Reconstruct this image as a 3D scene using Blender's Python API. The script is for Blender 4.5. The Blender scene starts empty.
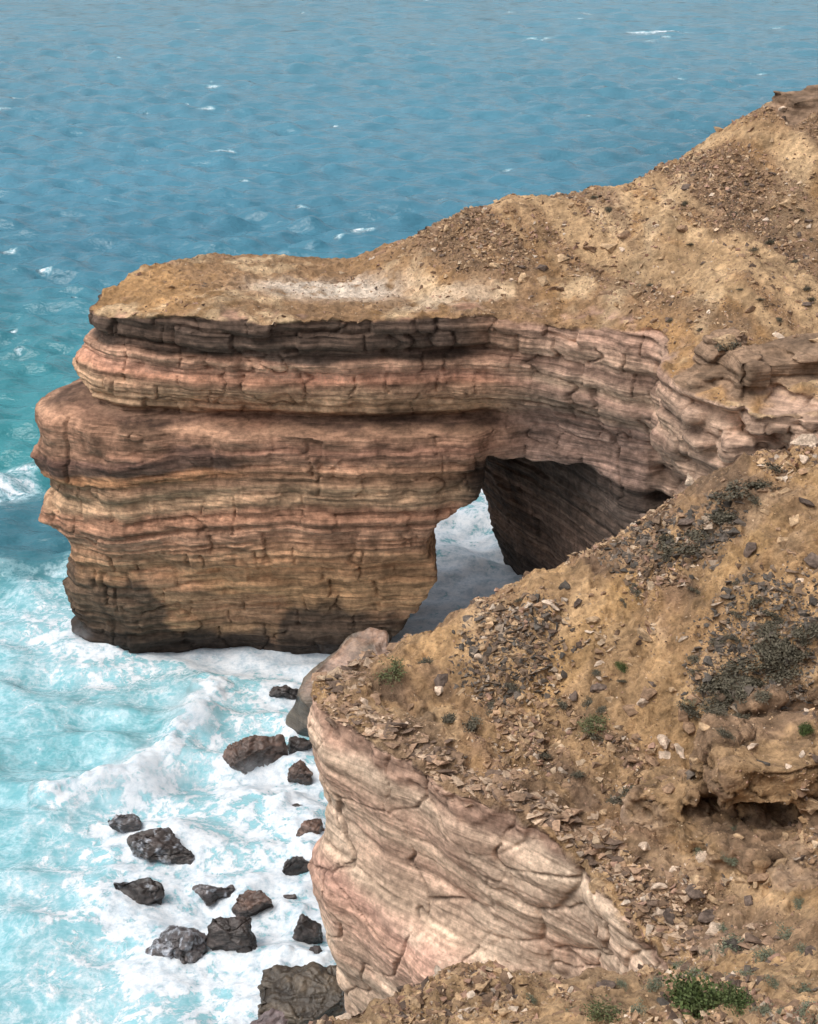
import bpy, math, random
import numpy as np
from mathutils import Vector
from mathutils.bvhtree import BVHTree

rng = np.random.default_rng(11)
random.seed(11)
scene = bpy.context.scene
COL = scene.collection
PITCH = math.radians(25.0)
EYE = 55.0
FOC = 512 / math.tan(math.radians(18.0))
CP, SP = math.cos(PITCH), math.sin(PITCH)


# ------------------------------------------------------------------ small maths
def P(px, py, y):
    """world point seen at photo pixel (px,py) at horizontal distance y from the camera"""
    a = (px - 409) / FOC
    b = -(py - 512) / FOC
    dy = CP + b * SP
    dz = -SP + b * CP
    k = y / dy
    return (a * k, y, EYE + dz * k)


def ray_dir(px, py):
    a = (px - 409) / FOC
    b = -(py - 512) / FOC
    return Vector((a, CP + b * SP, -SP + b * CP)).normalized()


def S(px, py, z=0.0):
    """world point on the level z seen at photo pixel"""
    d = ray_dir(px, py)
    k = (z - EYE) / d.z
    return (d.x * k, d.y * k, z)


def smooth(a, b, x):
    t = np.clip((x - a) / (b - a), 0, 1)
    return t * t * (3 - 2 * t)


def lerp(a, b, t):
    return a + (b - a) * t


PERM = np.random.default_rng(5).permutation(256).astype(np.int32)
PERM = np.concatenate([PERM, PERM, PERM])
VAL = np.random.default_rng(6).uniform(-1, 1, 256).astype(np.float32)


def vnoise(x, y, z):
    """value noise, about -1..1"""
    x = np.asarray(x, np.float32); y = np.asarray(y, np.float32); z = np.asarray(z, np.float32)
    x, y, z = np.broadcast_arrays(x, y, z)
    xi = np.floor(x).astype(np.int32); yi = np.floor(y).astype(np.int32); zi = np.floor(z).astype(np.int32)
    fx = x - xi; fy = y - yi; fz = z - zi
    fx = fx * fx * fx * (fx * (fx * 6 - 15) + 10)
    fy = fy * fy * fy * (fy * (fy * 6 - 15) + 10)
    fz = fz * fz * fz * (fz * (fz * 6 - 15) + 10)
    xi &= 255; yi &= 255; zi &= 255
    def h(a, b, c):
        return VAL[PERM[PERM[PERM[(xi + a) & 255] + ((yi + b) & 255)] + ((zi + c) & 255)]]
    x00 = lerp(h(0, 0, 0), h(1, 0, 0), fx); x10 = lerp(h(0, 1, 0), h(1, 1, 0), fx)
    x01 = lerp(h(0, 0, 1), h(1, 0, 1), fx); x11 = lerp(h(0, 1, 1), h(1, 1, 1), fx)
    return lerp(lerp(x00, x10, fy), lerp(x01, x11, fy), fz)


def fbm(x, y, z, octs=4, gain=0.5, lac=2.03):
    out = 0; a = 1.0; tot = 0
    for i in range(octs):
        out = out + a * vnoise(x + 17.3 * i, y + 5.1 * i, z + 9.7 * i)
        tot += a; a *= gain
        x = x * lac; y = y * lac; z = z * lac
    return out / tot * 1.6


def worley(x, y, z, seed=0):
    """F2-F1 and F1 of a cellular pattern, and a random value per nearest cell"""
    x = np.asarray(x, np.float32); y = np.asarray(y, np.float32); z = np.asarray(z, np.float32)
    xi = np.floor(x).astype(np.int32); yi = np.floor(y).astype(np.int32); zi = np.floor(z).astype(np.int32)
    f1 = np.full(x.shape, 9, np.float32); f2 = np.full(x.shape, 9, np.float32); cell = np.zeros(x.shape, np.float32)
    for a in (-1, 0, 1):
        for b in (-1, 0, 1):
            for c in (-1, 0, 1):
                h = PERM[PERM[PERM[(xi + a + seed) & 255] + ((yi + b) & 255)] + ((zi + c) & 255)]
                jx = VAL[h] * .45 + .5; jy = VAL[PERM[h + 31]] * .45 + .5; jz = VAL[PERM[h + 77]] * .45 + .5
                d = np.sqrt((xi + a + jx - x) ** 2 + (yi + b + jy - y) ** 2 + (zi + c + jz - z) ** 2)
                nearer = d < f1
                f2 = np.where(nearer, f1, np.minimum(f2, d))
                cell = np.where(nearer, VAL[PERM[h + 131]], cell)
                f1 = np.where(nearer, d, f1)
    return f2 - f1, f1, cell


class TPS:
    """smooth height surface through control points"""
    def __init__(self, pts, lam=0.02):
        p = np.array(pts, float); n = len(p)
        self.p = p[:, :2]
        r2 = ((self.p[:, None] - self.p[None]) ** 2).sum(-1)
        K = 0.5 * r2 * np.log(r2 + 1e-9)
        A = np.zeros((n + 3, n + 3)); A[:n, :n] = K + lam * np.eye(n) * n
        A[:n, n] = 1; A[:n, n + 1:] = self.p; A[n, :n] = 1; A[n + 1:, :n] = self.p.T
        b = np.zeros(n + 3); b[:n] = p[:, 2]
        self.w = np.linalg.solve(A, b)
    def __call__(self, x, y):
        x = np.asarray(x, float); y = np.asarray(y, float)
        out = self.w[-3] + self.w[-2] * x + self.w[-1] * y
        for (px, py), w in zip(self.p, self.w):
            r2 = (x - px) ** 2 + (y - py) ** 2
            out = out + w * 0.5 * r2 * np.log(r2 + 1e-9)
        return out


def poly_sd(poly, x, y):
    """signed distance to a closed plan polygon, negative inside"""
    d = np.full(x.shape, 1e9); inside = np.zeros(x.shape, bool)
    n = len(poly)
    for i in range(n):
        ax, ay = poly[i][:2]; bx, by = poly[(i + 1) % n][:2]
        ex, ey = bx - ax, by - ay
        t = np.clip(((x - ax) * ex + (y - ay) * ey) / (ex * ex + ey * ey), 0, 1)
        d = np.minimum(d, (x - ax - ex * t) ** 2 + (y - ay - ey * t) ** 2)
        cond = (ay > y) != (by > y)
        with np.errstate(divide='ignore', invalid='ignore'):
            xx = ax + (y - ay) / (by - ay + 1e-12) * ex
        inside ^= cond & (x < xx)
    d = np.sqrt(d)
    return np.where(inside, -d, d)


def smax(a, b, k):
    h = np.clip(0.5 - 0.5 * (a - b) / k, 0, 1)
    return a * (1 - h) + b * h + k * h * (1 - h)


def smin(a, b, k):
    return -smax(-a, -b, k)


def axis(*spans):
    out = []
    for a, b, st in spans:
        out.append(np.arange(a, b - 1e-6, st))
    out.append([spans[-1][1]])
    return np.concatenate(out)


def surface_nets(f, xs, ys, zs):
    s = (f < 0)
    c = np.zeros(tuple(n - 1 for n in f.shape), np.uint8)
    for i in (0, 1):
        for j in (0, 1):
            for k in (0, 1):
                c += s[i:f.shape[0] - 1 + i, j:f.shape[1] - 1 + j, k:f.shape[2] - 1 + k]
    act = np.argwhere((c > 0) & (c < 8))
    I, J, K = act.T
    idx = np.full(c.shape, -1, np.int32); idx[I, J, K] = np.arange(len(I))
    del c
    V = np.zeros((len(I), 3)); cnt = np.zeros(len(I))
    corners = [(a, b, d) for a in (0, 1) for b in (0, 1) for d in (0, 1)]
    val = {q: f[I + q[0], J + q[1], K + q[2]] for q in corners}
    pos = {q: np.stack([xs[I + q[0]], ys[J + q[1]], zs[K + q[2]]], 1) for q in corners}
    for q in corners:
        for ax in range(3):
            if q[ax] == 0:
                r = list(q); r[ax] = 1; r = tuple(r)
                m = (val[q] < 0) != (val[r] < 0)
                t = val[q][m] / (val[q][m] - val[r][m])
                V[m] += pos[q][m] + (pos[r][m] - pos[q][m]) * t[:, None]; cnt[m] += 1
    V /= cnt[:, None]
    faces = []
    for ax in range(3):
        sl0 = [slice(None)] * 3; sl1 = [slice(None)] * 3
        sl0[ax] = slice(0, -1); sl1[ax] = slice(1, None)
        e = np.argwhere(s[tuple(sl0)] != s[tuple(sl1)])
        o1, o2 = [(1, 2), (2, 0), (0, 1)][ax]
        ok = (e[:, o1] > 0) & (e[:, o2] > 0) & (e[:, o1] < f.shape[o1] - 1) & (e[:, o2] < f.shape[o2] - 1)
        e = e[ok]
        def g(d1, d2):
            q = e.copy(); q[:, o1] -= d1; q[:, o2] -= d2
            return idx[q[:, 0], q[:, 1], q[:, 2]]
        quad = np.stack([g(1, 1), g(0, 1), g(0, 0), g(1, 0)], 1)
        flip = ~s[e[:, 0], e[:, 1], e[:, 2]]
        quad[flip] = quad[flip][:, ::-1]
        faces.append(quad)
    return V, np.concatenate(faces)


def subdivide(V, F):
    e = np.stack([F, np.roll(F, -1, 1)], -1)
    key = np.sort(e.reshape(-1, 2), 1)
    k = key[:, 0].astype(np.int64) * len(V) + key[:, 1]
    u, inv = np.unique(k, return_inverse=True)
    a = u // len(V); b = u % len(V)
    em = (V[a] + V[b]) / 2
    fc = V[F].mean(1)
    n0 = len(V); n1 = n0 + len(u)
    E = inv.reshape(-1, 4) + n0
    C = np.arange(len(F)) + n1
    F2 = np.concatenate([np.stack([F[:, i], E[:, i], C, E[:, (i + 3) % 4]], 1) for i in range(4)])
    return np.concatenate([V, em, fc]), F2


def smooth_verts(V, F, it=1, w=0.5):
    for _ in range(it):
        acc = np.zeros_like(V); n = np.zeros(len(V))
        for i in range(4):
            for j in ((i + 1) % 4, (i + 3) % 4):
                for c in range(3):
                    acc[:, c] += np.bincount(F[:, i], V[F[:, j], c], len(V))
                n += np.bincount(F[:, i], minlength=len(V))
        V = V + w * (acc / np.maximum(n, 1)[:, None] - V)
    return V


def vnormals(V, F):
    fn = np.cross(V[F[:, 2]] - V[F[:, 0]], V[F[:, 3 % F.shape[1]]] - V[F[:, 1]]) if F.shape[1] == 4 else \
        np.cross(V[F[:, 1]] - V[F[:, 0]], V[F[:, 2]] - V[F[:, 0]])
    N = np.zeros_like(V)
    for i in range(F.shape[1]):
        for c in range(3):
            N[:, c] += np.bincount(F[:, i], fn[:, c], len(V))
    return N / (np.linalg.norm(N, axis=1, keepdims=True) + 1e-12)


def compact(V, F, *attrs):
    used = np.zeros(len(V), bool); used[F.ravel()] = True
    mp = np.cumsum(used) - 1
    return (V[used], mp[F]) + tuple(a[used] for a in attrs)


def mesh_obj(name, V, F, mat, parent=None, col=None, attrs=None, smoothed=True):
    me = bpy.data.meshes.new(name)
    V = np.asarray(V, np.float32); F = np.asarray(F, np.int32)
    me.vertices.add(len(V)); me.vertices.foreach_set('co', V.ravel())
    me.loops.add(F.size); me.loops.foreach_set('vertex_index', F.ravel())
    me.polygons.add(len(F))
    me.polygons.foreach_set('loop_start', np.arange(0, F.size, F.shape[1], dtype=np.int32))
    me.polygons.foreach_set('loop_total', np.full(len(F), F.shape[1], np.int32))
    me.polygons.foreach_set('use_smooth', np.full(len(F), smoothed, bool))
    if col is not None:
        a = me.attributes.new('tint', 'FLOAT_COLOR', 'POINT')
        a.data.foreach_set('color', np.concatenate([col, np.ones((len(col), 1))], 1).astype(np.float32).ravel())
    for k, v in (attrs or {}).items():
        a = me.attributes.new(k, 'FLOAT', 'POINT'); a.data.foreach_set('value', np.asarray(v, np.float32))
    me.update(calc_edges=True)
    if mat: me.materials.append(mat)
    o = bpy.data.objects.new(name, me); COL.objects.link(o)
    if parent: o.parent = parent
    return o


def tag(o, label=None, cat=None, group=None, kind=None):
    if label: o['label'] = label
    if cat: o['category'] = cat
    if group: o['group'] = group
    if kind: o['kind'] = kind
    return o


def empty(name, loc=(0, 0, 0)):
    o = bpy.data.objects.new(name, None); COL.objects.link(o); o.location = loc
    return o


# ------------------------------------------------------------------ materials
def new_mat(name):
    m = bpy.data.materials.new(name); m.use_nodes = True
    nt = m.node_tree; b = nt.nodes['Principled BSDF']
    return m, nt, b


def N(nt, t, **kw):
    n = nt.nodes.new(t)
    for k, v in kw.items():
        if k in n.inputs: n.inputs[k].default_value = v
        else: setattr(n, k, v)
    return n


def mathn(nt, op, a, b=None, clamp=False):
    n = nt.nodes.new('ShaderNodeMath'); n.operation = op; n.use_clamp = clamp
    for i, v in enumerate((a, b)):
        if v is None: continue
        if isinstance(v, (int, float)): n.inputs[i].default_value = v
        else: nt.links.new(v, n.inputs[i])
    return n.outputs[0]


def mix_col(nt, fac, a, b, blend='MIX'):
    n = nt.nodes.new('ShaderNodeMix'); n.data_type = 'RGBA'; n.blend_type = blend
    for sock, v in ((n.inputs[0], fac), (n.inputs[6], a), (n.inputs[7], b)):
        if isinstance(v, (int, float)): sock.default_value = v
        elif isinstance(v, tuple): sock.default_value = v if len(v) == 4 else (*v, 1)
        else: nt.links.new(v, sock)
    return n.outputs[2]


def ramp(nt, fac, stops):
    n = nt.nodes.new('ShaderNodeMapRange'); n.interpolation_type = 'SMOOTHSTEP'
    n.inputs[1].default_value = stops[0]; n.inputs[2].default_value = stops[1]
    n.inputs[3].default_value = stops[2]; n.inputs[4].default_value = stops[3]
    nt.links.new(fac, n.inputs[0])
    return n.outputs[0]


def world_coords(nt, scale=(1, 1, 1)):
    g = nt.nodes.new('ShaderNodeNewGeometry')
    mp = nt.nodes.new('ShaderNodeMapping'); mp.inputs['Scale'].default_value = scale
    nt.links.new(g.outputs['Position'], mp.inputs[0])
    return mp.outputs[0]


def noise_tex(nt, vec, scale, detail=6, rough=0.6, dist=0.0):
    n = N(nt, 'ShaderNodeTexNoise'); n.inputs['Scale'].default_value = scale
    n.inputs['Detail'].default_value = detail; n.inputs['Roughness'].default_value = rough
    n.inputs['Distortion'].default_value = dist
    nt.links.new(vec, n.inputs['Vector'])
    return n.outputs['Fac']


def rock_material(name, lam_scale, grain_scale, bump_rock=0.25, bump_soil=0.12, lam_k=1.0):
    """stone and soil: base colour from the 'tint' attribute, laminae, grain and bump from nodes; 'soil' 0..1 picks earth"""
    m, nt, b = new_mat(name); L = nt.links
    tint = N(nt, 'ShaderNodeAttribute', attribute_name='tint').outputs['Color']
    soil = N(nt, 'ShaderNodeAttribute', attribute_name='soil').outputs['Fac']
    rockm = mathn(nt, 'SUBTRACT', 1.0, soil)
    lam = noise_tex(nt, world_coords(nt, (0.13, 0.13, lam_scale)), 1.0, 8, 0.66, 0.12)
    lam2 = noise_tex(nt, world_coords(nt, (0.5, 0.5, lam_scale * 3.2)), 1.0, 5, 0.65, 0.1)
    grain = noise_tex(nt, world_coords(nt), grain_scale, 8, 0.68)
    patch = noise_tex(nt, world_coords(nt), grain_scale * 0.12, 5, 0.6, 0.6)
    lv = mathn(nt, 'ADD', mathn(nt, 'MULTIPLY', lam, 0.65), mathn(nt, 'MULTIPLY', lam2, 0.35))
    lf = ramp(nt, lv, (0.36, 0.62, 1 - 0.40 * lam_k, 1 + 0.30 * lam_k))
    lf = mathn(nt, 'ADD', mathn(nt, 'MULTIPLY', lf, rockm), soil)
    gf = ramp(nt, grain, (0.30, 0.70, 0.62, 1.36))
    pf = ramp(nt, patch, (0.32, 0.68, 0.80, 1.18))
    k = mathn(nt, 'MULTIPLY', mathn(nt, 'MULTIPLY', lf, gf), pf)
    comb = N(nt, 'ShaderNodeCombineXYZ')
    for i in range(3): L.new(k, comb.inputs[i])
    c = mix_col(nt, 1.0, tint, comb.outputs[0], 'MULTIPLY')
    L.new(c, b.inputs['Base Color'])
    b.inputs['Roughness'].default_value = 0.92
    b.inputs['Specular IOR Level'].default_value = 0.25
    crack = noise_tex(nt, world_coords(nt, (1, 1, 0.55)), grain_scale * 0.35, 9, 0.7, 0.4)
    hr = mathn(nt, 'ADD', mathn(nt, 'MULTIPLY', lv, 1.0), mathn(nt, 'MULTIPLY', crack, 0.7))
    bp = N(nt, 'ShaderNodeBump'); bp.inputs['Strength'].default_value = 0.9
    hh = mathn(nt, 'ADD', mathn(nt, 'MULTIPLY', mathn(nt, 'MULTIPLY', hr, rockm), bump_rock),
               mathn(nt, 'MULTIPLY', mathn(nt, 'MULTIPLY', mathn(nt, 'ADD', grain, crack), soil), bump_soil))
    bp.inputs['Distance'].default_value = 1.0
    L.new(hh, bp.inputs['Height']); L.new(bp.outputs[0], b.inputs['Normal'])
    return m


MAT_HEAD = rock_material('headland_rock', 2.2, 2.2, 0.30, 0.42)
MAT_NEAR = rock_material('near_cliff_rock', 2.4, 4.5, 0.075, 0.20, 0.8)


def layer_table(seed, z0, z1, tmin, tmax, bulge, off):
    """weathering profile: beds with rounded noses; returns sampled z and outward offset, and a random tone per bed"""
    r = np.random.default_rng(seed)
    z = np.arange(z0, z1, 0.02); o = np.zeros_like(z); t = np.zeros_like(z); c = z0
    while c < z1:
        th = math.exp(r.uniform(math.log(tmin), math.log(tmax)))
        m = (z >= c) & (z < c + th); u = (z[m] - c) / th * 2 - 1
        o[m] = r.uniform(-off, off) + bulge * min(1, th) * np.sqrt(np.maximum(0, 1 - np.abs(u) ** 2.5)) - bulge * 0.5 * min(1, th)
        t[m] = r.uniform(-1, 1); c += th
    return z, o, t


def bands(z, table):
    zz = [a for a, _ in table]; cc = np.array([c for _, c in table])
    return np.stack([np.interp(z, zz, cc[:, i]) for i in range(3)], 1)
# ------------------------------------------------------------------ the headland with the arch
head_ctrl = [P(103, 303, 98), P(200, 311, 93.6), P(300, 318, 92.5), P(400, 317, 92.3), P(480, 315, 92.8), P(540, 320, 92.8), P(600, 324, 90.7), P(680, 343, 86.5),
             P(215, 260, 105), P(280, 266, 104.5), P(350, 272, 104.5), P(300, 292, 98), P(420, 285, 99), P(180, 285, 99.5),
             P(392, 256, 103.5), P(440, 222, 103.5), P(500, 198, 103.5), P(590, 190, 104), P(650, 172, 104), P(720, 140, 103), P(790, 100, 102),
             P(818, 92, 102), P(900, 40, 101),
             P(740, 385, 81), P(818, 390, 79.5), P(560, 262, 98), P(660, 250, 96), P(740, 290, 88), P(818, 250, 92), P(818, 330, 85), P(740, 210, 96),
             (34, 76, 26), (45, 74, 29), (60, 70, 30), (45, 90, 38), (60, 95, 44), (45, 104, 42), (60, 104, 44),
             (60, 125, 22), (40, 122, 24), (26, 119, 22), (14, 115, 19), (6, 110, 22), (-3, 107, 25.2), (-16, 107, 25.6), (-22, 100, 24.4)]
head_top = TPS(head_ctrl, 0.004)
_c = [P(103, 303, 98), P(140, 310, 95.4), P(200, 318, 93.6)]
head_poly = [(-19.7, 99.6), (-19.8, 97.2), (-18.7, 95.4), (-16.0, 94.1), (-13, 93.3), (-9, 92.6), (-4, 92.3), (0, 92.4), (5, 93.0), (8.5, 92.2), (11.8, 90.6), (14.4, 88.6), (15.3, 87.0),
             (14.9, 85.0), (15.6, 82.6), (17.6, 80.6), (20.0, 80.8), (21.5, 79.0), (25, 77), (31, 75), (45, 72), (70, 68), (70, 128), (45, 124), (28, 121), (14, 116),
             (6, 110), (2, 107.2), (-3.3, 106.4), (-8, 107.2), (-13.5, 106.2), (-17.8, 103.0)]

# left-hand silhouette of the pillar, and its front, as outward offset per height
left_z = [-3, 0, 1, 2.2, 5, 8.6, 9.6, 10.6, 11.4, 12.4, 13.3, 14.2, 15.2, 16.2, 17.2, 17.6, 17.9, 18.6, 19.4, 20.6, 21.2, 22.4, 22.8, 23.4, 24.6, 40]
left_o = [3.2, 3.4, 3.9, 4.4, 4.1, 3.8, 3.7, 4.7, 5.3, 5.0, 4.0, 4.4, 4.9, 4.9, 4.3, 3.4, 0.9, 1.3, 1.75, 1.7, 1.0, 0.4, -0.4, -0.2, -0.2, -0.2]
front_z = [-3, 0, 1.5, 3.5, 6, 7.9, 8.5, 10, 12, 15, 16.5, 17.25, 17.55, 17.95, 18.3, 20, 20.6, 20.9, 21.6, 22.0, 22.7, 23.0, 24.4, 40]
front_o = [-2.9, -2.6, -2.0, -1.2, -0.6, -0.35, 0.2, 0.15, 0.3, 0.6, 0.85, 0.9, -0.5, -1.8, -0.9, 0.25, 0.2, -0.1, 0.15, 0.15, -0.1, 0.25, 0.3, 0.3]
right_o = [-0.5, -0.5, -0.5, -0.5, -0.5, -0.5, -0.5, -0.5, -0.5, -0.9, -1.1, -1.15, -1.2, -1.1, -0.9, 0.25, 0.3, 0.0, 0.3, 0.25, -0.1, 0.0, 0.1, 0.1]
zt, ot, tt = layer_table(3, -4, 60, 0.3, 1.2, 0.15, 0.15)
zt2, ot2, tt2 = layer_table(8, -4, 60, 0.08, 0.45, 0.12, 0.12)


def head_zw(x, y, z):
    """stratigraphic height: beds wander a little"""
    return z + 0.35 * vnoise(x * 0.09, y * 0.09, 3.0) + 0.06 * vnoise(x * 0.4, y * 0.4, 7.0) + 0.02 * np.maximum(x - 8, 0) + 0.15 * np.maximum(-10 - x, 0) * smooth(17.2, 14.8, z)


def hole_left(z):
    return np.interp(z, [-3, 0.2, 2.9, 4.4, 6, 7, 8, 9.1, 10.2, 10.9, 11.6, 12.4, 13.2, 15.5], [-2.2, -1.6, 0.0, 0.9, 1.8, 1.85, 1.6, 1.1, 1.4, 1.9, 2.9, 4.1, 4.7, 4.9])


def rbox(X, Y, z, c, h, yaw, r=0.25):
    cx, cy = math.cos(yaw), math.sin(yaw)
    dx = X - c[0]; dy = Y - c[1]
    u = np.abs(dx * cx + dy * cy) - h[0] + r; v = np.abs(-dx * cy + dy * cx) - h[1] + r; w = np.abs(z - c[2]) - h[2] + r
    return np.sqrt(np.maximum(u, 0) ** 2 + np.maximum(v, 0) ** 2 + np.maximum(w, 0) ** 2) + np.minimum(np.maximum(np.maximum(u, v), w), 0) - r


head_lumps = [(P(780, 366, 82.0), (3.0, 1.6, 1.0), 0.15), (P(722, 352, 83.8), (0.9, 0.8, 0.9), 0.3), (P(800, 412, 79.2), (2.9, 1.6, 0.55), -0.15), (P(812, 436, 78.4), (1.3, 1.0, 0.6), 0.2),
              (P(712, 375, 82.6), (1.5, 0.9, 0.35), 0.2), (P(715, 405, 81.8), (1.8, 0.9, 0.4), 0.1), (P(722, 435, 81.3), (1.9, 0.9, 0.45), 0.15), (P(760, 445, 79.6), (2.2, 1.0, 0.6), 0.0), (P(690, 392, 83.6), (0.9, 0.8, 0.35), 0.4), (P(806, 108, 101.5), (1.7, 1.5, 1.0), 0.3)]


def head_field(xs, ys, zs):
    X, Y = np.meshgrid(xs, ys, indexing='ij')
    sdn = 0.5 * fbm(X * 0.16, Y * 0.16, 0.5, 3)
    wst = smooth(-5.0, -21.0, X)
    sds = [poly_sd(head_poly, X + q * wst, Y) + sdn for q in (0.0, 2.0, 4.0, 6.0)]
    top = head_top(X, Y) + 0.12 * fbm(X * 0.35, Y * 0.35, 1.3, 3)
    hill = smooth(0.5, 3, top - 25.5)
    top += hill * 0.55 * fbm(X * 0.22 + 0.12 * Y, Y * 0.10 - X * 0.04, 5.3, 4)
    wl = smooth(-12.0, -20.0, X) ; wr = smooth(3.0, 8.0, X)
    f = np.empty((len(xs), len(ys), len(zs)), np.float32)
    # passage and alcove behind the span
    for k, z in enumerate(zs):
        zw = head_zw(X, Y, z)
        zl = zw + 0.9 * vnoise(X * 0.13, Y * 0.1, 4.4) * smooth(13, 9, z)
        fo = np.interp(zl, front_z, front_o); lo = np.interp(zw, left_z, left_o); ro = np.interp(zw, front_z, right_o)
        off = lerp(lerp(fo, ro, wr), 0.30 * fo, wl)
        lt = np.clip(lo, 0, 6) * 0.5; li = np.clip(np.floor(lt), 0, 2); lf_ = lt - li
        sd = np.where(li == 0, lerp(sds[0], sds[1], lf_), np.where(li == 1, lerp(sds[1], sds[2], lf_), lerp(sds[2], sds[3], lf_)))
        off = off + np.interp(zw, zt, ot) * 0.9
        blk = vnoise(X * 0.7 + 3.1 * round(z * 0.8), Y * 0.7, 0.3 * z)
        off = off + 0.22 * blk
        n3 = 0.8 * vnoise(X * 0.22, Y * 0.22, z * 0.22) + 0.22 * vnoise(X * 0.8, Y * 0.8, z * 0.5)
        # abutment noses: thick tilted ledges
        ab = smooth(14.5, 16, X) * smooth(24, 20, X)
        off = off + ab * (0.55 * np.sin(zw * 3.3 + 0.5 * X) + 0.35 - 0.14 * (25 - z)) + 0.5 * ab * np.interp(zw, zt, ot)
        body = sd - off + n3 * 0.5
        g = smax(body, (z - top) * 0.9, 0.22)
        ceil = np.interp(Y, [80, 96, 99, 102, 105], [15.4, 15.4, 14.2, 12.6, 10.8]) + 0.5 * vnoise(X * 0.3, Y * 0.3, 2.2) + 0.35 * np.tanh(6 * vnoise(X * 0.30 + 5, Y * 0.30, 6.2)) + 0.15 * np.tanh(5 * vnoise(X * 0.7, Y * 0.7, 1.2))
        xl = hole_left(z) + 0.2 * vnoise(Y * 0.5, z * 0.7, 1.1) - 0.5 * np.maximum(Y - 101, 0)
        lean = np.interp(Y, [84, 100, 104, 108], [0.05, 0.22, 0.36, 0.36])
        xr = 8.7 + (105.8 - Y) * 0.40 - lean * z + 0.3 * vnoise(Y * 0.4, z * 0.3, 4.4)
        hole = smax(smax(xl - X, X - xr, 0.5), z - ceil, 0.5)
        g = smax(g, -hole, 0.25)
        for c, h, yaw in head_lumps:
            if abs(z - c[2]) < h[2] + 1:
                q = rbox(X, Y, z + 0.18 * np.sin(X * 1.3 + 0.5) - 0.12 * (X - c[0]), c, h, yaw, 0.15) + 0.22 * vnoise(X * 0.7, Y * 0.7, z * 1.1) + 0.12 * vnoise(X * 1.9, Y * 1.9, z * 2.4)
                g = smin(g, q, 0.15)
        f[:, :, k] = g
    return f


hx = axis((-28, -26, 0.5), (-26, 24, 0.25), (24, 70, 0.9))
hy = axis((70, 76, 0.4), (76, 107, 0.25), (107, 130, 0.9))
hz = axis((-2.0, 0.2, 0.3), (0.2, 30, 0.16), (30, 50, 0.3))
hf = head_field(hx, hy, hz)
V, F = surface_nets(hf, hx, hy, hz); del hf
fc = V[F].mean(1)
F = F[(fc[:, 2] > -1.4) & (fc[:, 1] < 127) & (fc[:, 0] < 68)]
V, F = compact(V, F)
V = smooth_verts(V, F, 1, 0.4)
V, F = subdivide(V, F)
Nn = vnormals(V, F)
X, Y, Z = V.T
top = head_top(X, Y)
depth = top - Z
zw = head_zw(X, Y, Z)
hillm = smooth(0.2, 1.5, top - 25.4)
ragged = fbm(X * 0.55, Y * 0.55, Z * 0.3, 4)
soil = smooth(0.42 + 1.5 * hillm, 0.08 + 1.3 * hillm, depth + 0.50 * ragged * (1 - hillm) * smooth(-3.0, -0.8, poly_sd(head_poly, X, Y))) * smooth(0.42 - 0.3 * hillm, 0.68 - 0.3 * hillm, Nn[:, 2] + 0.16 * ragged)
lumpm = np.zeros(len(V))
for c_, h_, yaw_ in head_lumps:
    q = rbox(X, Y, Z, c_, (h_[0] + .25, h_[1] + .25, h_[2] + .35), yaw_)
    lumpm = np.maximum(lumpm, smooth(0.25, -0.05, q + 0.2 * ragged) * smooth(0.0, 0.3, -depth + 0.25))
soil = soil * (1 - 0.95 * lumpm)
rock = 1 - soil
# fine relief
bed = np.floor(zw * 0.75 + 0.3 * vnoise(X * .2, Y * .2, 1.0))
jw_ = 0.25 * vnoise(X, Y, Z * 1.2)
jx = worley((X + jw_) * 0.30 + bed * 3.7, (Y + jw_) * 0.30 + bed * 1.9, 0.5 + 0 * X, 3)
jr = smooth(0.045, 0.0, jx[0]) * smooth(-0.15, 0.3, vnoise(X * 0.35, Y * 0.35, zw * 0.5) + 0.5 * smooth(22.4, 22.8, zw) + 0.28 * smooth(17.7, 18.0, zw))
fine = np.interp(zw, zt2, ot2)
fx = fbm(X * 0.9, Y * 0.9, Z * 1.6, 4)
cav = smooth(0, 1, ((X > 0.5) & (Y > 84) & (Z < 16.5)).astype(float))
d = rock * (fine * (1.3 - 0.25 * smooth(17.4, 17.0, zw) * smooth(5, 3, X)) * (1 - 0.2 * cav) * (0.6 + 0.6 * vnoise(X * .3, Y * .3, zw * .4)) + 0.10 * fx - 0.24 * jr + (0.13 + 0.16 * smooth(22.2, 22.6, zw)) * jx[2] * (1 - 0.5 * cav))
hn = Nn.copy(); hn[:, 2] *= 0.25
V = V + hn * d[:, None]
lump = fbm(X * 0.9, Y * 0.9, Z * 0.9, 4, 0.6)
rid = 1 - np.abs(fbm(X * 0.55 + 0.3 * Y, Y * 0.35, 8.0, 4))
V[:, 2] += soil * (0.20 * lump + 0.22 * smooth(0.3, 1.4, head_top(X, Y) - 25.8) * (rid - 0.7) + 0.10 * fbm(X * 2.4, Y * 2.4, 0.0, 2))

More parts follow.
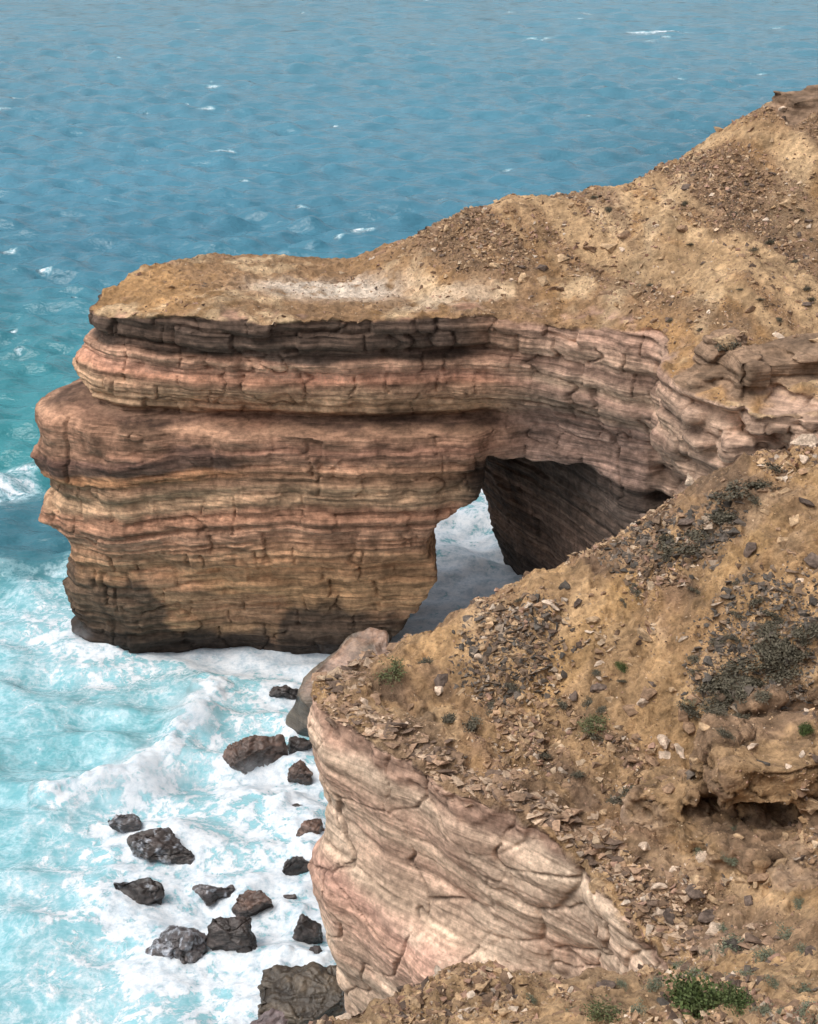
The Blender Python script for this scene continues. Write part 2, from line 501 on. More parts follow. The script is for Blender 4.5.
# colour of the beds, with some crevice shade painted in
beds = [(-3, (.055, .048, .042)), (3.2, (.28, .19, .11)), (4.5, (.36, .24, .135)), (6.0, (.40, .26, .14)), (7.2, (.43, .27, .15)), (8.4, (.42, .25, .14)), (9.0, (.34, .22, .135)), (9.8, (.33, .20, .13)), (10.6, (.38, .24, .17)),
        (11.3, (.35, .205, .14)), (12.0, (.33, .185, .125)), (12.6, (.35, .25, .165)), (13.5, (.34, .25, .165)), (14.1, (.27, .18, .12)), (14.6, (.39, .22, .11)), (15.0, (.34, .18, .10)), (15.3, (.17, .11, .09)),
        (16.2, (.17, .105, .09)), (16.5, (.33, .195, .14)), (17.3, (.36, .235, .165)), (17.7, (.14, .09, .07)), (18.1, (.22, .15, .11)), (18.6, (.36, .27, .18)), (19.6, (.38, .28, .19)), (20.3, (.35, .24, .165)),
        (20.7, (.33, .18, .125)), (21.2, (.36, .21, .16)), (21.9, (.40, .27, .20)), (22.5, (.33, .20, .15)), (23.0, (.28, .19, .14)), (60, (.36, .25, .17))]
zc = zw + 0.25 * fbm(X * 0.5, Y * 0.5, Z * 0.3, 3)
c = bands(zc, beds)
beds_r = [b_ for b_ in beds if not 14.4 < b_[0] < 16.4] + [(14.6, (.36, .22, .14)), (15.4, (.34, .21, .15)), (16.2, (.35, .20, .15))]
c = lerp(c, bands(zc, sorted(beds_r)), smooth(-12.5, -9, X + 1.2 * fbm(X * 0.3, Z * 0.8, 1.0, 2))[:, None])
tone = np.interp(zw, zt2, tt2) * 0.16 + np.interp(zw, zt, tt) * 0.12
c *= (1 + tone)[:, None]
blot = fbm(X * 0.25, Y * 0.25, Z * 0.5, 4)
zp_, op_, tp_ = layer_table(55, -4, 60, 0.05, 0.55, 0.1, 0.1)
crev_shade = smooth(0.62, 0.85, np.interp(zw + 0.05 * ragged, zp_, tp_)) * smooth(-0.25, 0.35, fbm(X * 0.22, Y * 0.22, zw * 1.1, 3) + 0.1)
c = lerp(c, c * 0.42, ((0.8 - 0.3 * smooth(17.4, 17.0, zw)) * crev_shade)[:, None])  # thin dark lines along the beds, painted to read as shaded crevices
c *= (1.04 + 0.28 * blot)[:, None]
c = lerp(c, np.array((.33, .195, .135)) * np.ones_like(c), (0.45 * smooth(0.15, 0.7, fbm(X * 0.18 + 4, Y * 0.18, Z * 0.6, 3)))[:, None])
# right of the span: paler, pinker beds
rr = smooth(4, 9, X + 0.6 * blot)
pale = bands(zw + 0.2 * blot, [(0, (.22, .14, .11)), (12, (.27, .17, .13)), (15.5, (.31, .20, .16)), (18.8, (.33, .21, .165)), (19.4, (.40, .28, .20)), (20.6, (.30, .19, .145)), (21.2, (.42, .30, .21)),
                                   (22.3, (.33, .205, .155)), (23.0, (.40, .27, .19)), (24.4, (.36, .22, .16)), (60, (.4, .28, .2))])
pale *= (1 + tone * 1.3)[:, None]
c = lerp(c, pale, rr[:, None])
ab = smooth(14.2, 15.5, X) * smooth(93, 88, Y)
c = lerp(c, np.array((.43, .30, .22)) * (1 + 1.2 * tone + 0.15 * blot)[:, None], (0.75 * ab)[:, None])
# dark blocky cap rock at the pillar and span
cap = smooth(22.0, 22.35, zw + 0.25 * fbm(X * 0.4, Y * 0.4, 1.0, 2)) * smooth(6.5, 2.5, X + 1.2 * blot) * smooth(25.9, 25.4, top) * smooth(0.05, 0.2, depth + 0.1 * lump)
c = lerp(c, np.array((.062, .051, .045)) * (1 + 1.6 * tone + 0.6 * blot)[:, None], (cap * (0.9 + 0.1 * blot).clip(0, 1))[:, None])
# wet, dark weathered foot
edge = 1.3 + 0.9 * smooth(-14, -6, X) + 1.5 * smooth(-9.5, -7.8, X) + 0.9 * fbm(X * 0.35, Y * 0.35, 2.0, 3) + 5.6 * smooth(-15.2, -19.2, X + 1.6 * fbm(Z * 0.45, Y * 0.45, 4.0, 4))
wet = smooth(0.9, -0.7, Z - edge + 1.2 * ragged) * smooth(8, 4, X)
c = lerp(c, np.minimum(c * 1.16, 0.6), (smooth(17.8, 18.1, zw) * smooth(22.2, 21.9, zw) * smooth(9, 4, X))[:, None])
c = lerp(c, np.array((.062, .053, .045)) * (1 + 0.6 * tone + 0.3 * blot)[:, None], (wet * 0.88)[:, None])
c = lerp(c, np.array((.030, .027, .025)) * np.ones_like(c), (0.9 * smooth(1.9, 0.9, Z + 0.6 * ragged) * smooth(10, 6, X))[:, None])
# water-stained streaks and iron stain in the alcove
str_ = fbm(X * 1.3, Y * 1.3, Z * 0.10, 4)
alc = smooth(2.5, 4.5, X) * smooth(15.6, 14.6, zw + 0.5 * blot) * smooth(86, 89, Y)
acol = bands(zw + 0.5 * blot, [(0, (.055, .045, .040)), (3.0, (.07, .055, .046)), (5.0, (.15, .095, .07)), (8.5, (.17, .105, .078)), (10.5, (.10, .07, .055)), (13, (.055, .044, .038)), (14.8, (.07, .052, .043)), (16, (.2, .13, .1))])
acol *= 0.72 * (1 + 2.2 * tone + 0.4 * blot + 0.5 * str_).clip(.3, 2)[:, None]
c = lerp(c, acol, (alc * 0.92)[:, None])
streak = smooth(0.35, 0.8, str_) * smooth(24, 21, zw) * 0.35 * (1 - ab)
c = lerp(c, c * 0.42, streak[:, None])
c = lerp(c, c * 0.5, (jr * 0.5 * rock)[:, None])
# earth on top
sn = fbm(X * 0.22, Y * 0.22, 4.0, 4); sn2 = fbm(X * 0.9, Y * 0.9, 6.0, 4)
dn = fbm((X + 0.5 * Y) * 0.28, (Y - 0.9 * X) * 0.06, 3.0, 4)
sc = np.array((.35, .205, .095)) * np.ones_like(c)
sc = lerp(sc, np.array((.265, .160, .085)) * np.ones_like(c), smooth(-0.1, 0.55, dn + 0.3 * sn2 + 0.35 * smooth(16, 26, X))[:, None])
sc = lerp(sc, np.array((.46, .33, .20)) * np.ones_like(c), (0.8 * smooth(0.2, 0.75, sn + 0.35 * sn2 - 0.3 * dn))[:, None])
ppx, ppy = S(330, 286, 25)[:2]
pl = np.exp(-(((X - ppx) / 5.0) ** 2 + ((Y - ppy) / 3.0) ** 2) ** 2) * smooth(-0.6, 0.1, sn2 + 0.4)
sc = lerp(sc, np.array((.62, .52, .42)) * np.ones_like(c), (0.95 * pl)[:, None])
ppx, ppy = S(450, 303, 25)[:2]
pl = np.exp(-(((X - ppx) / 3.5) ** 2 + ((Y - ppy) / 2.0) ** 2) ** 2) * smooth(-0.4, 0.3, sn2 + 0.2)
sc = lerp(sc, np.array((.52, .41, .30)) * np.ones_like(c), (0.6 * pl)[:, None])
sc = lerp(sc, np.array((.17, .108, .068)) * np.ones_like(c), (0.75 * smooth(0.15, 0.6, fbm((X + .5 * Y) * 0.5, (Y - .9 * X) * 0.12, 13.0, 5)) * smooth(.3, 1.5, top - 25.4) * smooth(4, 16, X + 2 * sn))[:, None])
pth = np.exp(-((((X - 14) * 0.85 + (Y - 95) * -0.5) + 0.5 * sn2) / 0.8) ** 2) * smooth(10, 13, X) * smooth(27, 22, X)
sc = lerp(sc, np.array((.49, .36, .225)) * np.ones_like(c), (0.8 * pth)[:, None])
stk = fbm((X * 0.8 + 0.55 * Y) * 0.55, (Y * 0.8 - 0.6 * X) * 0.05, 23.0, 5)
sc = lerp(sc, np.array((.43, .29, .16)) * np.ones_like(c), (0.65 * smooth(0.15, 0.55, stk) * hillm)[:, None])
sc = lerp(sc, np.array((.20, .13, .08)) * np.ones_like(c), (0.7 * smooth(0.05, -0.35, stk) * hillm)[:, None])
chu = smooth(0.05, 0.45, stk) * hillm
sc = lerp(sc, np.array((.43, .29, .165)) * np.ones_like(c), (0.35 * chu)[:, None])
sc *= (1.16 + 0.25 * sn2)[:, None]
c = lerp(c, np.array((.235, .155, .10)) * (1 + 0.3 * ragged)[:, None], (lumpm * smooth(23.6, 24.2, Z))[:, None])
c = lerp(c, np.array((.47, .335, .245)) * (1 + 0.25 * ragged)[:, None], (lumpm * smooth(24.1, 23.5, Z))[:, None])
gr = c.mean(1, keepdims=True)
c = lerp(c, gr * np.array((1.40, .93, .66)), 0.25)
c = lerp(c, c * np.array((1.10, .98, .89)), smooth(9, 4, X)[:, None])
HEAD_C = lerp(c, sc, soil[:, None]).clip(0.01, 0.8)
HEAD_V, HEAD_F, HEAD_SOIL = V, F, soil

fc = V[F].mean(1); fs = soil[F].mean(1)
is_soil = (fs > 0.5)
xm = fc[:, 0]
parts = {'hill': is_soil | (fc[:, 1] > 108), }
rest = ~parts['hill']
under_span = rest & (xm > hole_left(fc[:, 2]) - 0.25) & (xm < 7.2) & (fc[:, 2] > 9.5)
cap_f = rest & (cap[F].mean(1) > 0.5) & ~under_span
pillar = rest & ~under_span & ~cap_f & (xm < 2.6)
abut = rest & ~under_span & ~cap_f & ~pillar
arch = tag(empty('rock_arch', (-8, 96, 0)), 'banded red and tan sandstone sea arch with dark cap rock and narrow opening', 'sea arch')


def piece(name, sel, parent=None):
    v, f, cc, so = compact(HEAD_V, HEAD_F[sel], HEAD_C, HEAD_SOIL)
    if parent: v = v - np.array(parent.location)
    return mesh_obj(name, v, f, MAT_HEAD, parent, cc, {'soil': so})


piece('pillar', pillar, arch)
o = piece('cap_rock', cap_f, arch); o['label'] = 'dark blocky capping bed under the ochre top'
piece('span', under_span, arch)
o = piece('abutment', abut, arch); o['label'] = 'pale pinkish layered wall with dark hollow alcove'
tag(piece('hillside', parts['hill']), 'ochre scree slope and flat earth top of the far headland', kind='structure')
# ------------------------------------------------------------------ the near slope and its cliff
edge_px = [(318, 688, 41.6), (330, 714, 40.5), (400, 750, 39), (450, 786, 37.6), (500, 802, 36.7), (560, 838, 35.5), (600, 862, 34.7), (640, 908, 33.2), (682, 962, 31.6)]
edge_w = [P(*e) for e in edge_px]
near_ctrl = edge_w + [P(340, 672, 43.2), P(390, 652, 44.3), P(450, 621, 45), P(520, 591, 45.5), P(560, 566, 45.7), P(600, 546, 46), P(650, 516, 46.3), P(690, 486, 46.6), P(740, 459, 46.6),
                      P(818, 448, 46), P(900, 420, 45), P(1000, 380, 44), P(1100, 360, 44),
                      P(430, 700, 41.8), P(520, 660, 42.3), P(560, 715, 40.6), P(600, 640, 42.4), P(650, 700, 39.8), P(700, 600, 42), P(760, 520, 43.4), P(760, 640, 40), P(818, 560, 41.2),
                      P(818, 650, 38.7), P(620, 790, 37.6), P(660, 800, 37.0), P(700, 860, 34.5), P(700, 780, 37.4), P(770, 770, 37.2), P(818, 770, 36.8), P(818, 850, 33.8), P(750, 900, 32.7), P(818, 920, 30.5),
                      P(735, 960, 29.6), P(640, 990, 27.2), P(560, 982, 27), P(440, 988, 27), P(345, 1018, 26.4), P(500, 1024, 25.2), P(700, 1024, 24), P(818, 1024, 23.3), P(818, 975, 26.6), P(740, 1000, 26),
                      P(1000, 700, 37), P(1000, 900, 30),
                      (-4, 22, 34.2), (4, 18, 37.6), (12, 18, 38), (-3, 10, 44.5), (10, 10, 45), (0, 0, 52.6), (10, 0, 53), (25, 5, 49.5), (26, 16, 40), (30, 30, 40), (32, 40, 42),
                      (-1, 49, 22.5), (5, 51.5, 25), (10, 52, 27), (20, 52, 33), (30, 52, 41), (0, 60, 8), (10, 62, 12), (25, 64, 26)]
near_top = TPS(near_ctrl, 0.002)
near_poly = [(-0.6, 46.6), (-2.0, 44.4), (-2.75, 42.6)] + [e[:2] for e in edge_w] + [(8.3, 30.0), (6.5, 29.2), (4.2, 28.4), (2.4, 27.9), (0.6, 27.5), (-0.9, 27.0), (-1.9, 26.2), (-2.6, 24.6), (-3.4, 20), (-5.5, 12), (-7.5, 4), (-8, -20),
            (60, -20), (60, 80), (10, 80), (3, 66), (1.5, 56), (0.6, 50)]
cliff_z = [-3, 14, 17.4, 20, 21.5, 22.4, 23.2, 24.3, 25.4, 26.4, 27.2, 28.2, 29.0, 29.6, 30, 50]
cliff_o = [-1.2, -0.5, -0.7, 0.0, 0.45, 0.62, 0.5, -0.15, -0.2, 0.0, 0.22, 0.30, 0.26, 0.10, 0.0, 0.0]
nt_z, nt_o, nt_t = layer_table(21, -4, 60, 0.3, 1.1, 0.14, 0.07)
nf_z, nf_o, nf_t = layer_table(22, -4, 60, 0.04, 0.16, 0.05, 0.03)


def near_zw(x, y, z):
    # beds dip gently towards the camera and to the right
    return z + 0.10 * (x + 2.7) + 0.25 * vnoise(x * 0.3, y * 0.3, z * 0.12) + 0.06 * vnoise(x * 1.1, y * 1.1, z * .3)


# outcrop ledges on the right of the slope: centre, half size, turn
lumps = [(P(785, 765, 36.0), (2.1, 1.3, 0.95), 0.1), (P(735, 775, 36.6), (0.9, 0.9, 0.9), -0.3), (P(672, 805, 36.7), (1.0, 0.9, 0.75), -0.4), (P(815, 790, 36.2), (0.8, 0.6, 0.7), 0.4),
         (P(758, 712, 37.9), (0.55, 0.45, 0.75), 0.5), (P(790, 850, 34.2), (1.3, 0.7, 0.55), 0.2), (P(740, 848, 34.6), (0.75, 0.6, 0.5), -0.2), (P(700, 835, 35.2), (0.6, 0.5, 0.4), 0.3),
         (P(800, 885, 32.9), (0.7, 0.5, 0.4), 0.3), (P(820, 690, 38.6), (0.8, 0.5, 0.5), 0.0)]
holes = [(P(755, 813, 35.0), (1.45, 2.4, 0.50)), (P(705, 815, 35.6), (0.55, 1.3, 0.36)), (P(810, 726, 37.4), (0.8, 1.4, 0.5))]


def near_field(xs, ys, zs):
    X, Y = np.meshgrid(xs, ys, indexing='ij')
    sd = poly_sd(near_poly, X, Y)
    sd += 0.30 * fbm(X * 0.45, Y * 0.45, 0.5, 3)
    top = near_top(X, Y) + 0.10 * fbm(X * 0.8, Y * 0.8, 1.3, 3) + 0.20 * fbm((X + 0.25 * Y) * 0.5, (Y - 0.6 * X) * 0.14, 7.0, 3)
    f = np.empty((len(xs), len(ys), len(zs)), np.float32)
    for k, z in enumerate(zs):
        zw = near_zw(X, Y, z)
        off = np.interp(zw, cliff_z, cliff_o) + np.interp(zw, nt_z, nt_o) * 0.8
        body = sd - off + 0.22 * vnoise(X * 0.45, Y * 0.45, z * 0.4) + 0.05 * vnoise(X * 1.3, Y * 1.3, z * 0.9)
        g = smax(body, (z - top) * 0.85, 0.18)
        for c, h, yaw in lumps:
            if abs(z - c[2]) < h[2] + 1:
                q = rbox(X + 0.15 * vnoise(X * 2, Y * 2, z), Y, z + 0.14 * np.sin(X * 2.1), c, h, yaw) + 0.20 * vnoise(X * 0.8, Y * 0.8, z * 0.9) + 0.08 * vnoise(X * 2.6, Y * 2.6, z * 3)
                g = smin(g, q, 0.12)
        for c, h in holes:
            if abs(z - c[2]) < h[2] + 1:
                q = (np.sqrt(((X - c[0]) / h[0]) ** 2 + ((Y - c[1]) / h[1]) ** 2 + ((z - c[2]) / h[2]) ** 2) - 1) * min(h) + 0.16 * vnoise(X * 1.7, Y * 1.7, z * 2)
                g = smax(g, -q, 0.1)
        f[:, :, k] = g
    return f


nx = axis((-9.5, -4.5, 0.5), (-4.5, 15, 0.13), (15, 34, 0.5))
ny = axis((-6, 22, 0.6), (22, 48.5, 0.13), (48.5, 66, 0.5))
nz = axis((-1.5, 16.5, 1.0), (16.5, 38, 0.12), (38, 56, 0.6))
nf = near_field(nx, ny, nz)
V, F = surface_nets(nf, nx, ny, nz); del nf
fc = V[F].mean(1)
F = F[(fc[:, 2] > -1.0) & (fc[:, 1] < 65) & (fc[:, 0] < 33) & (fc[:, 1] > -5)]
V, F = compact(V, F)
V = smooth_verts(V, F, 1, 0.4)
V, F = subdivide(V, F)
Nn = vnormals(V, F)
X, Y, Z = V.T
top = near_top(X, Y); depth = top - Z
zw = near_zw(X, Y, Z)
n1 = fbm(X * 0.8, Y * 0.8, Z * 0.8, 4); n2 = fbm(X * 2.2, Y * 2.2, Z * 2.2, 3)
outc = np.zeros(len(V))
for cpt, h, yaw in lumps:
    q = rbox(X, Y, 0.0, (cpt[0], cpt[1], 0.0), (h[0] + .1, h[1] + .1, 1.0), yaw)
    outc = np.maximum(outc, smooth(0.25, -0.1, q) * smooth(0.05, 0.25, -depth + 0.1 * n1 + 0.5 * (Nn[:, 2] < 0.6)))
sdv = poly_sd(near_poly, X, Y)
soil = smooth(0.55, 0.25, depth + 0.15 * n1) * smooth(0.30, 0.5, Nn[:, 2] + 0.15 * n2)
soil = np.maximum(soil, smooth(46.5, 48.5, Y)) * (1 - outc)
rock = (1 - soil) * (1 - outc)
lip = smooth(1.25 - 0.75 * smooth(2, 4, X), 0.55 - 0.35 * smooth(2, 4, X), depth + 0.25 * n1) * (1 - soil) * (1 - outc)
# joints of the cliff: long wavy cracks splitting rounded blocks
u = X * 0.62 - Y * 0.78      # along the face
wv = 0.55 * vnoise(u * 0.6, zw * 0.7, 2.0) + 0.25 * vnoise(u * 1.5, zw * 1.5, 5.0)
sd_b = smooth(1.0, 4.5, X)
jw = worley(u * 0.40 + wv * 0.5 - 0.12 * zw, zw * 0.24 + 0.14 * u + 0.3 * wv, 0.5 + 0 * u, 9)
jb = worley(u * 0.34 + wv * 0.3, zw * 0.62 - 0.20 * u + 0.35 * wv, 0.5 + 0 * u, 4)
gap = np.minimum(jw[0] + 0.02, lerp(9, jb[0], (sd_b > 0.5)))
groove = smooth(0.035, 0.0, jw[0] + 0.015 * n2) * smooth(-0.6, -0.1, vnoise(u * 0.3, zw * 0.3, 3.3) + 0.2); groove2 = smooth(0.08, 0.0, jb[0] + 0.02 * n2) * sd_b * smooth(23.0, 25.0, zw)
puff = smooth(0, 0.35, jb[0]) * sd_b * smooth(23.0, 25.0, zw)
fine = np.interp(zw + 0.03 * n2, nf_z, nf_o)
flute = fbm(u * 0.5 + zw * 0.5, zw * 1.4, 0.5, 4)
d = rock * (0.65 * fine * smooth(-0.3, 0.4, n1 + 0.2) + 0.04 * n1 + 0.04 * flute - 0.13 * groove - 0.10 * groove2 + 0.07 * puff + 0.015 * jw[2])
flake = np.interp(zw * 2.2 + 0.10 * n2, nf_z, nf_o)
d += lip * (2.6 * flake + 0.10 * n2)
hn = Nn.copy(); hn[:, 2] *= 0.3
V = V + hn * d[:, None]
ow = worley(X * 0.75 + 0.25 * n2, Y * 0.75, Z * 1.1 + 0.25 * n1, 2)
V += Nn * (outc * (0.07 * n1 + 0.09 * n2 + 0.7 * np.interp(zw * 0.8 + 0.1 * n2, nf_z, nf_o) + 0.10 * ow[2] - 0.12 * smooth(0.06, 0.0, ow[0])))[:, None]
clod = fbm(X * 3.2, Y * 3.2, Z, 3, 0.6); clod2 = fbm(X * 1.4, Y * 1.4, 3.0, 3)
V[:, 2] += soil * (0.15 * clod + 0.20 * clod2)

c = bands(zw + 0.15 * n1, [(-3, (.18, .13, .10)), (12, (.30, .22, .17)), (18, (.47, .36, .28)), (20.5, (.46, .34, .265)), (21.6, (.47, .31, .245)), (22.4, (.47, .30, .235)), (23.1, (.45, .275, .225)), (23.8, (.47, .36, .28)),
                           (24.8, (.46, .34, .265)), (25.6, (.44, .30, .235)), (26.2, (.50, .38, .295)), (27.0, (.44, .30, .235)), (27.5, (.49, .36, .28)), (28.2, (.52, .41, .32)), (60, (.52, .41, .32))])
tone = np.interp(zw, nf_z, nf_t) * 0.09 + np.interp(zw, nt_z, nt_t) * 0.08
c *= (1 + tone + 0.06 * flute)[:, None]
red = smooth(0.15, 0.75, fbm(u * 0.22, zw * 0.55, 2.0, 4))
c = lerp(c, np.array((.44, .275, .215)) * np.ones_like(c), (0.4 * red)[:, None])
palen = np.maximum(smooth(0.2, 0.8, fbm(u * 0.3 + 9, zw * 0.7, 4.0, 3)), 0.9 * smooth(2.0, 4.0, X + 0.8 * n1) * smooth(25.0, 26.5, zw))
c = lerp(c, np.array((.55, .45, .36)) * np.ones_like(c), (0.6 * palen)[:, None])
c = lerp(c, c.mean(1, keepdims=True) * np.array((1.26, .97, .77)), 0.15)
c *= np.array((1.18, 1.13, 1.06))
c = lerp(c, c * 0.38, (0.85 * np.maximum(groove, 0.6 * groove2))[:, None])
c = lerp(c, np.array((.30, .185, .135)) * (1 + 0.35 * n2 + 2.0 * tone)[:, None], lip[:, None] * 0.85)
# earth
sn = fbm(X * 0.35, Y * 0.35, 4.0, 4); sn2 = fbm(X * 1.6, Y * 1.6, 6.0, 4)
dn = fbm((X + 0.3 * Y) * 0.42, (Y - 0.7 * X) * 0.10, 3.0, 4)
sc = np.array((.37, .228, .115)) * np.ones_like(c)
sc = lerp(sc, np.array((.235, .145, .085)) * np.ones_like(c), smooth(-0.2, 0.4, dn + 0.35 * sn2)[:, None])
sc = lerp(sc, np.array((.165, .108, .070)) * np.ones_like(c), (0.8 * smooth(0.1, 0.55, fbm(X * 0.5 + 3, Y * 0.35, 12.0, 5)))[:, None])
sc = lerp(sc, np.array((.45, .31, .18)) * np.ones_like(c), (0.55 * smooth(0.25, 0.8, sn + 0.4 * sn2 - 0.3 * dn))[:, None])


def streak(pts, w, wz):
    """mask round a polyline given in plan"""
    m = np.full(len(X), 1e9)
    for (ax, ay, _), (bx, by, _) in zip(pts[:-1], pts[1:]):
        t = np.clip(((X - ax) * (bx - ax) + (Y - ay) * (by - ay)) / ((bx - ax) ** 2 + (by - ay) ** 2), 0, 1)
        m = np.minimum(m, np.hypot(X - ax - (bx - ax) * t, Y - ay - (by - ay) * t))
    return smooth(w, w * 0.3, m + wz * sn2)


ost = streak([P(690, 560, 43.5), P(625, 600, 43.6), P(575, 655, 42.4), P(540, 705, 41)], 0.75, 0.35)
sc = lerp(sc, np.array((.47, .285, .125)) * np.ones_like(c), (0.85 * ost)[:, None])
ost = streak([P(818, 500, 43.6), P(770, 540, 43), P(720, 590, 42.2)], 0.8, 0.5)
sc = lerp(sc, np.array((.44, .27, .12)) * np.ones_like(c), (0.7 * ost)[:, None])
drk = streak([P(640, 545, 45.5), P(560, 610, 44.4), P(480, 655, 43.2), P(400, 690, 42)], 1.0, 0.6)
sc = lerp(sc, np.array((.20, .125, .08)) * np.ones_like(c), (0.6 * drk)[:, None])
stk = fbm((X * 0.8 + 0.5 * Y) * 0.8, (Y * 0.8 - 0.6 * X) * 0.10, 23.0, 5)
sc = lerp(sc, np.array((.41, .26, .13)) * np.ones_like(c), (0.6 * smooth(0.15, 0.55, stk))[:, None])
sc = lerp(sc, np.array((.20, .13, .082)) * np.ones_like(c), (0.7 * smooth(0.1, -0.35, stk))[:, None])
sc *= (1.08 + 0.28 * sn2 + 0.15 * clod)[:, None]
fg = smooth(29.5, 27.5, Y)
sc = lerp(sc, np.array((.43, .29, .165)) * (1 + 0.3 * sn2)[:, None], (0.6 * fg)[:, None])
c = lerp(c, sc, soil[:, None])
oc = lerp(np.array((.35, .225, .12)), np.array((.24, .155, .095)), smooth(-0.2, 0.5, n1 + 0.5 * ow[2])[:, None]) * (1 + 0.3 * n2)[:, None]
oc = lerp(oc, oc * 0.45, smooth(0.09, 0.0, ow[0])[:, None] * 0.7)
c = lerp(c, oc, outc[:, None])
NEAR_C = c.clip(0.01, 0.8); NEAR_V, NEAR_F = V, F
SOILA = np.maximum(soil, 0.85 * outc)
fs = soil[F].mean(1); fo = outc[F].mean(1); fl = lip[F].mean(1)
is_out = (fo > 0.5)
is_cliff = ~is_out & (fs < 0.5)
is_lip = is_cliff & (fl > 0.5)


def npiece(name, sel, parent=None):
    v, f, cc, so = compact(NEAR_V, NEAR_F[sel], NEAR_C, SOILA)
    if parent: v = v - np.array(parent.location)
    return mesh_obj(name, v, f, MAT_NEAR, parent, cc, {'soil': so})


tag(npiece('slope', ~is_cliff & ~is_out), 'near ochre scree slope strewn with rubble', kind='structure')
cliff = tag(empty('near_cliff', (3, 36, 16)), 'pale pink wind-carved cliff below the near scree slope, right beside the surf', 'cliff')
npiece('face', is_cliff & ~is_lip, cliff)
o = npiece('rim', is_lip, cliff); o['label'] = 'flaky red-brown rim of thin broken beds'
tag(npiece('outcrop', is_out), 'crumbling ochre rock ledges with dark hollows beneath, right side of the near slope', 'rock outcrop')
NEAR_BVH = BVHTree.FromPolygons(NEAR_V.tolist(), NEAR_F.tolist())
HEAD_BVH = BVHTree.FromPolygons(HEAD_V.tolist(), HEAD_F.tolist())
EYEV = Vector((0, 0, EYE))


def hit(px, py):
    """nearest land point seen at a photo pixel: position, normal, which body"""
    d = ray_dir(px, py)
    best = None
    for nm, b in (('near', NEAR_BVH), ('head', HEAD_BVH)):
        p, n, i, dist = b.ray_cast(EYEV, d)
        if p is not None and (best is None or dist < best[3]): best = (p, n, nm, dist)
    return best
# ------------------------------------------------------------------ the sea
NR, NC = 1250, 640
ang = np.radians(np.concatenate([np.linspace(52, 4.6, NR - 40), 4.6 * (1 - np.linspace(0.03, 1, 40)) + 0.35 * np.linspace(0.03, 1, 40)]))
dist = EYE / np.tan(ang)
tcol = np.linspace(-1, 1, NC)
D, T = np.meshgrid(dist, tcol, indexing='ij')
SX = T * (D * 0.42 + 16) - 4 * (1 - smooth(40, 140, D)); SY = D.copy()
r = np.random.default_rng(4)
h = np.zeros_like(SX); cx_ = np.zeros_like(SX); cy_ = np.zeros_like(SX)
wind = math.radians(-102)
cell = D * (math.radians(47.4) / (NR - 40)) / np.sin(np.arctan2(EYE, D)) * 1.0
for i in range(90):
    lam = math.exp(r.uniform(math.log(2.0), math.log(15)))
    a = wind + r.normal(0, 0.6)
    k = 2 * math.pi / lam
    amp = 0.025 * lam ** 0.5 * (1 if lam < 7 else 0.6) * r.uniform(0.5, 1.3)
    fade = smooth(2.2, 4.0, lam / cell)
    ph = k * (SX * math.cos(a) + SY * math.sin(a)) + r.uniform(0, 6.28)
    h += fade * amp * np.sin(ph)
    cx_ -= 0.1 * fade * amp * math.cos(a) * np.cos(ph) * -1; cy_ -= 0.1 * fade * amp * math.sin(a) * np.cos(ph) * -1
sea_far = smooth(95, 130, SY)
shelter = lerp(0.75, 1.0, sea_far)
big = fbm(SX * 0.02, SY * 0.02, 2.0, 3)
h *= shelter * (1 + 0.35 * big); cx_ *= shelter; cy_ *= shelter

# foam density, drawn in plan from what the surf does: control points (photo pixel on the water, density)
fd = [(20, 480, .55), (5, 490, .6), (60, 470, .05), (20, 520, .06), (40, 550, .10), (10, 575, .35), (45, 585, .62), (20, 620, .70), (50, 640, .85), (90, 655, .80), (10, 660, .55), (15, 700, .45), (60, 700, .40),
      (120, 670, .70), (200, 665, .72), (280, 665, .78), (330, 665, .85), (110, 700, .42), (140, 730, .38), (200, 690, .55), (240, 690, .66), (170, 740, .40), (60, 740, .42), (20, 760, .45), (100, 765, .55), (60, 790, .62),
      (10, 800, .45), (190, 740, .80), (160, 790, .85), (130, 790, .85), (220, 720, .74), (270, 720, .74), (230, 790, .78), (280, 800, .78), (200, 820, .80), (60, 840, .55), (20, 850, .42), (90, 850, .62), (90, 880, .66), (50, 890, .60),
      (20, 900, .52), (60, 930, .66), (10, 950, .48), (100, 940, .72), (40, 980, .68), (100, 990, .66), (160, 980, .72), (200, 1000, .68), (250, 990, .85), (200, 870, .88), (160, 890, .9), (260, 850, .82), (290, 930, .88), (180, 930, .95),
      (420, 640, .95), (440, 560, .88), (470, 520, .9), (460, 600, .92), (490, 580, .95), (510, 570, .95), (400, 645, .95), (455, 490, .82),
      (60, 440, .02), (20, 400, .02), (300, 240, .0), (100, 200, .0), (-80, 480, .3), (-80, 560, .15), (-80, 700, .45), (-80, 900, .5), (-80, 1020, .5), (100, 1080, .6), (300, 1080, .7), (30, 440, .02), (-60, 400, 0)]
fd_ = []
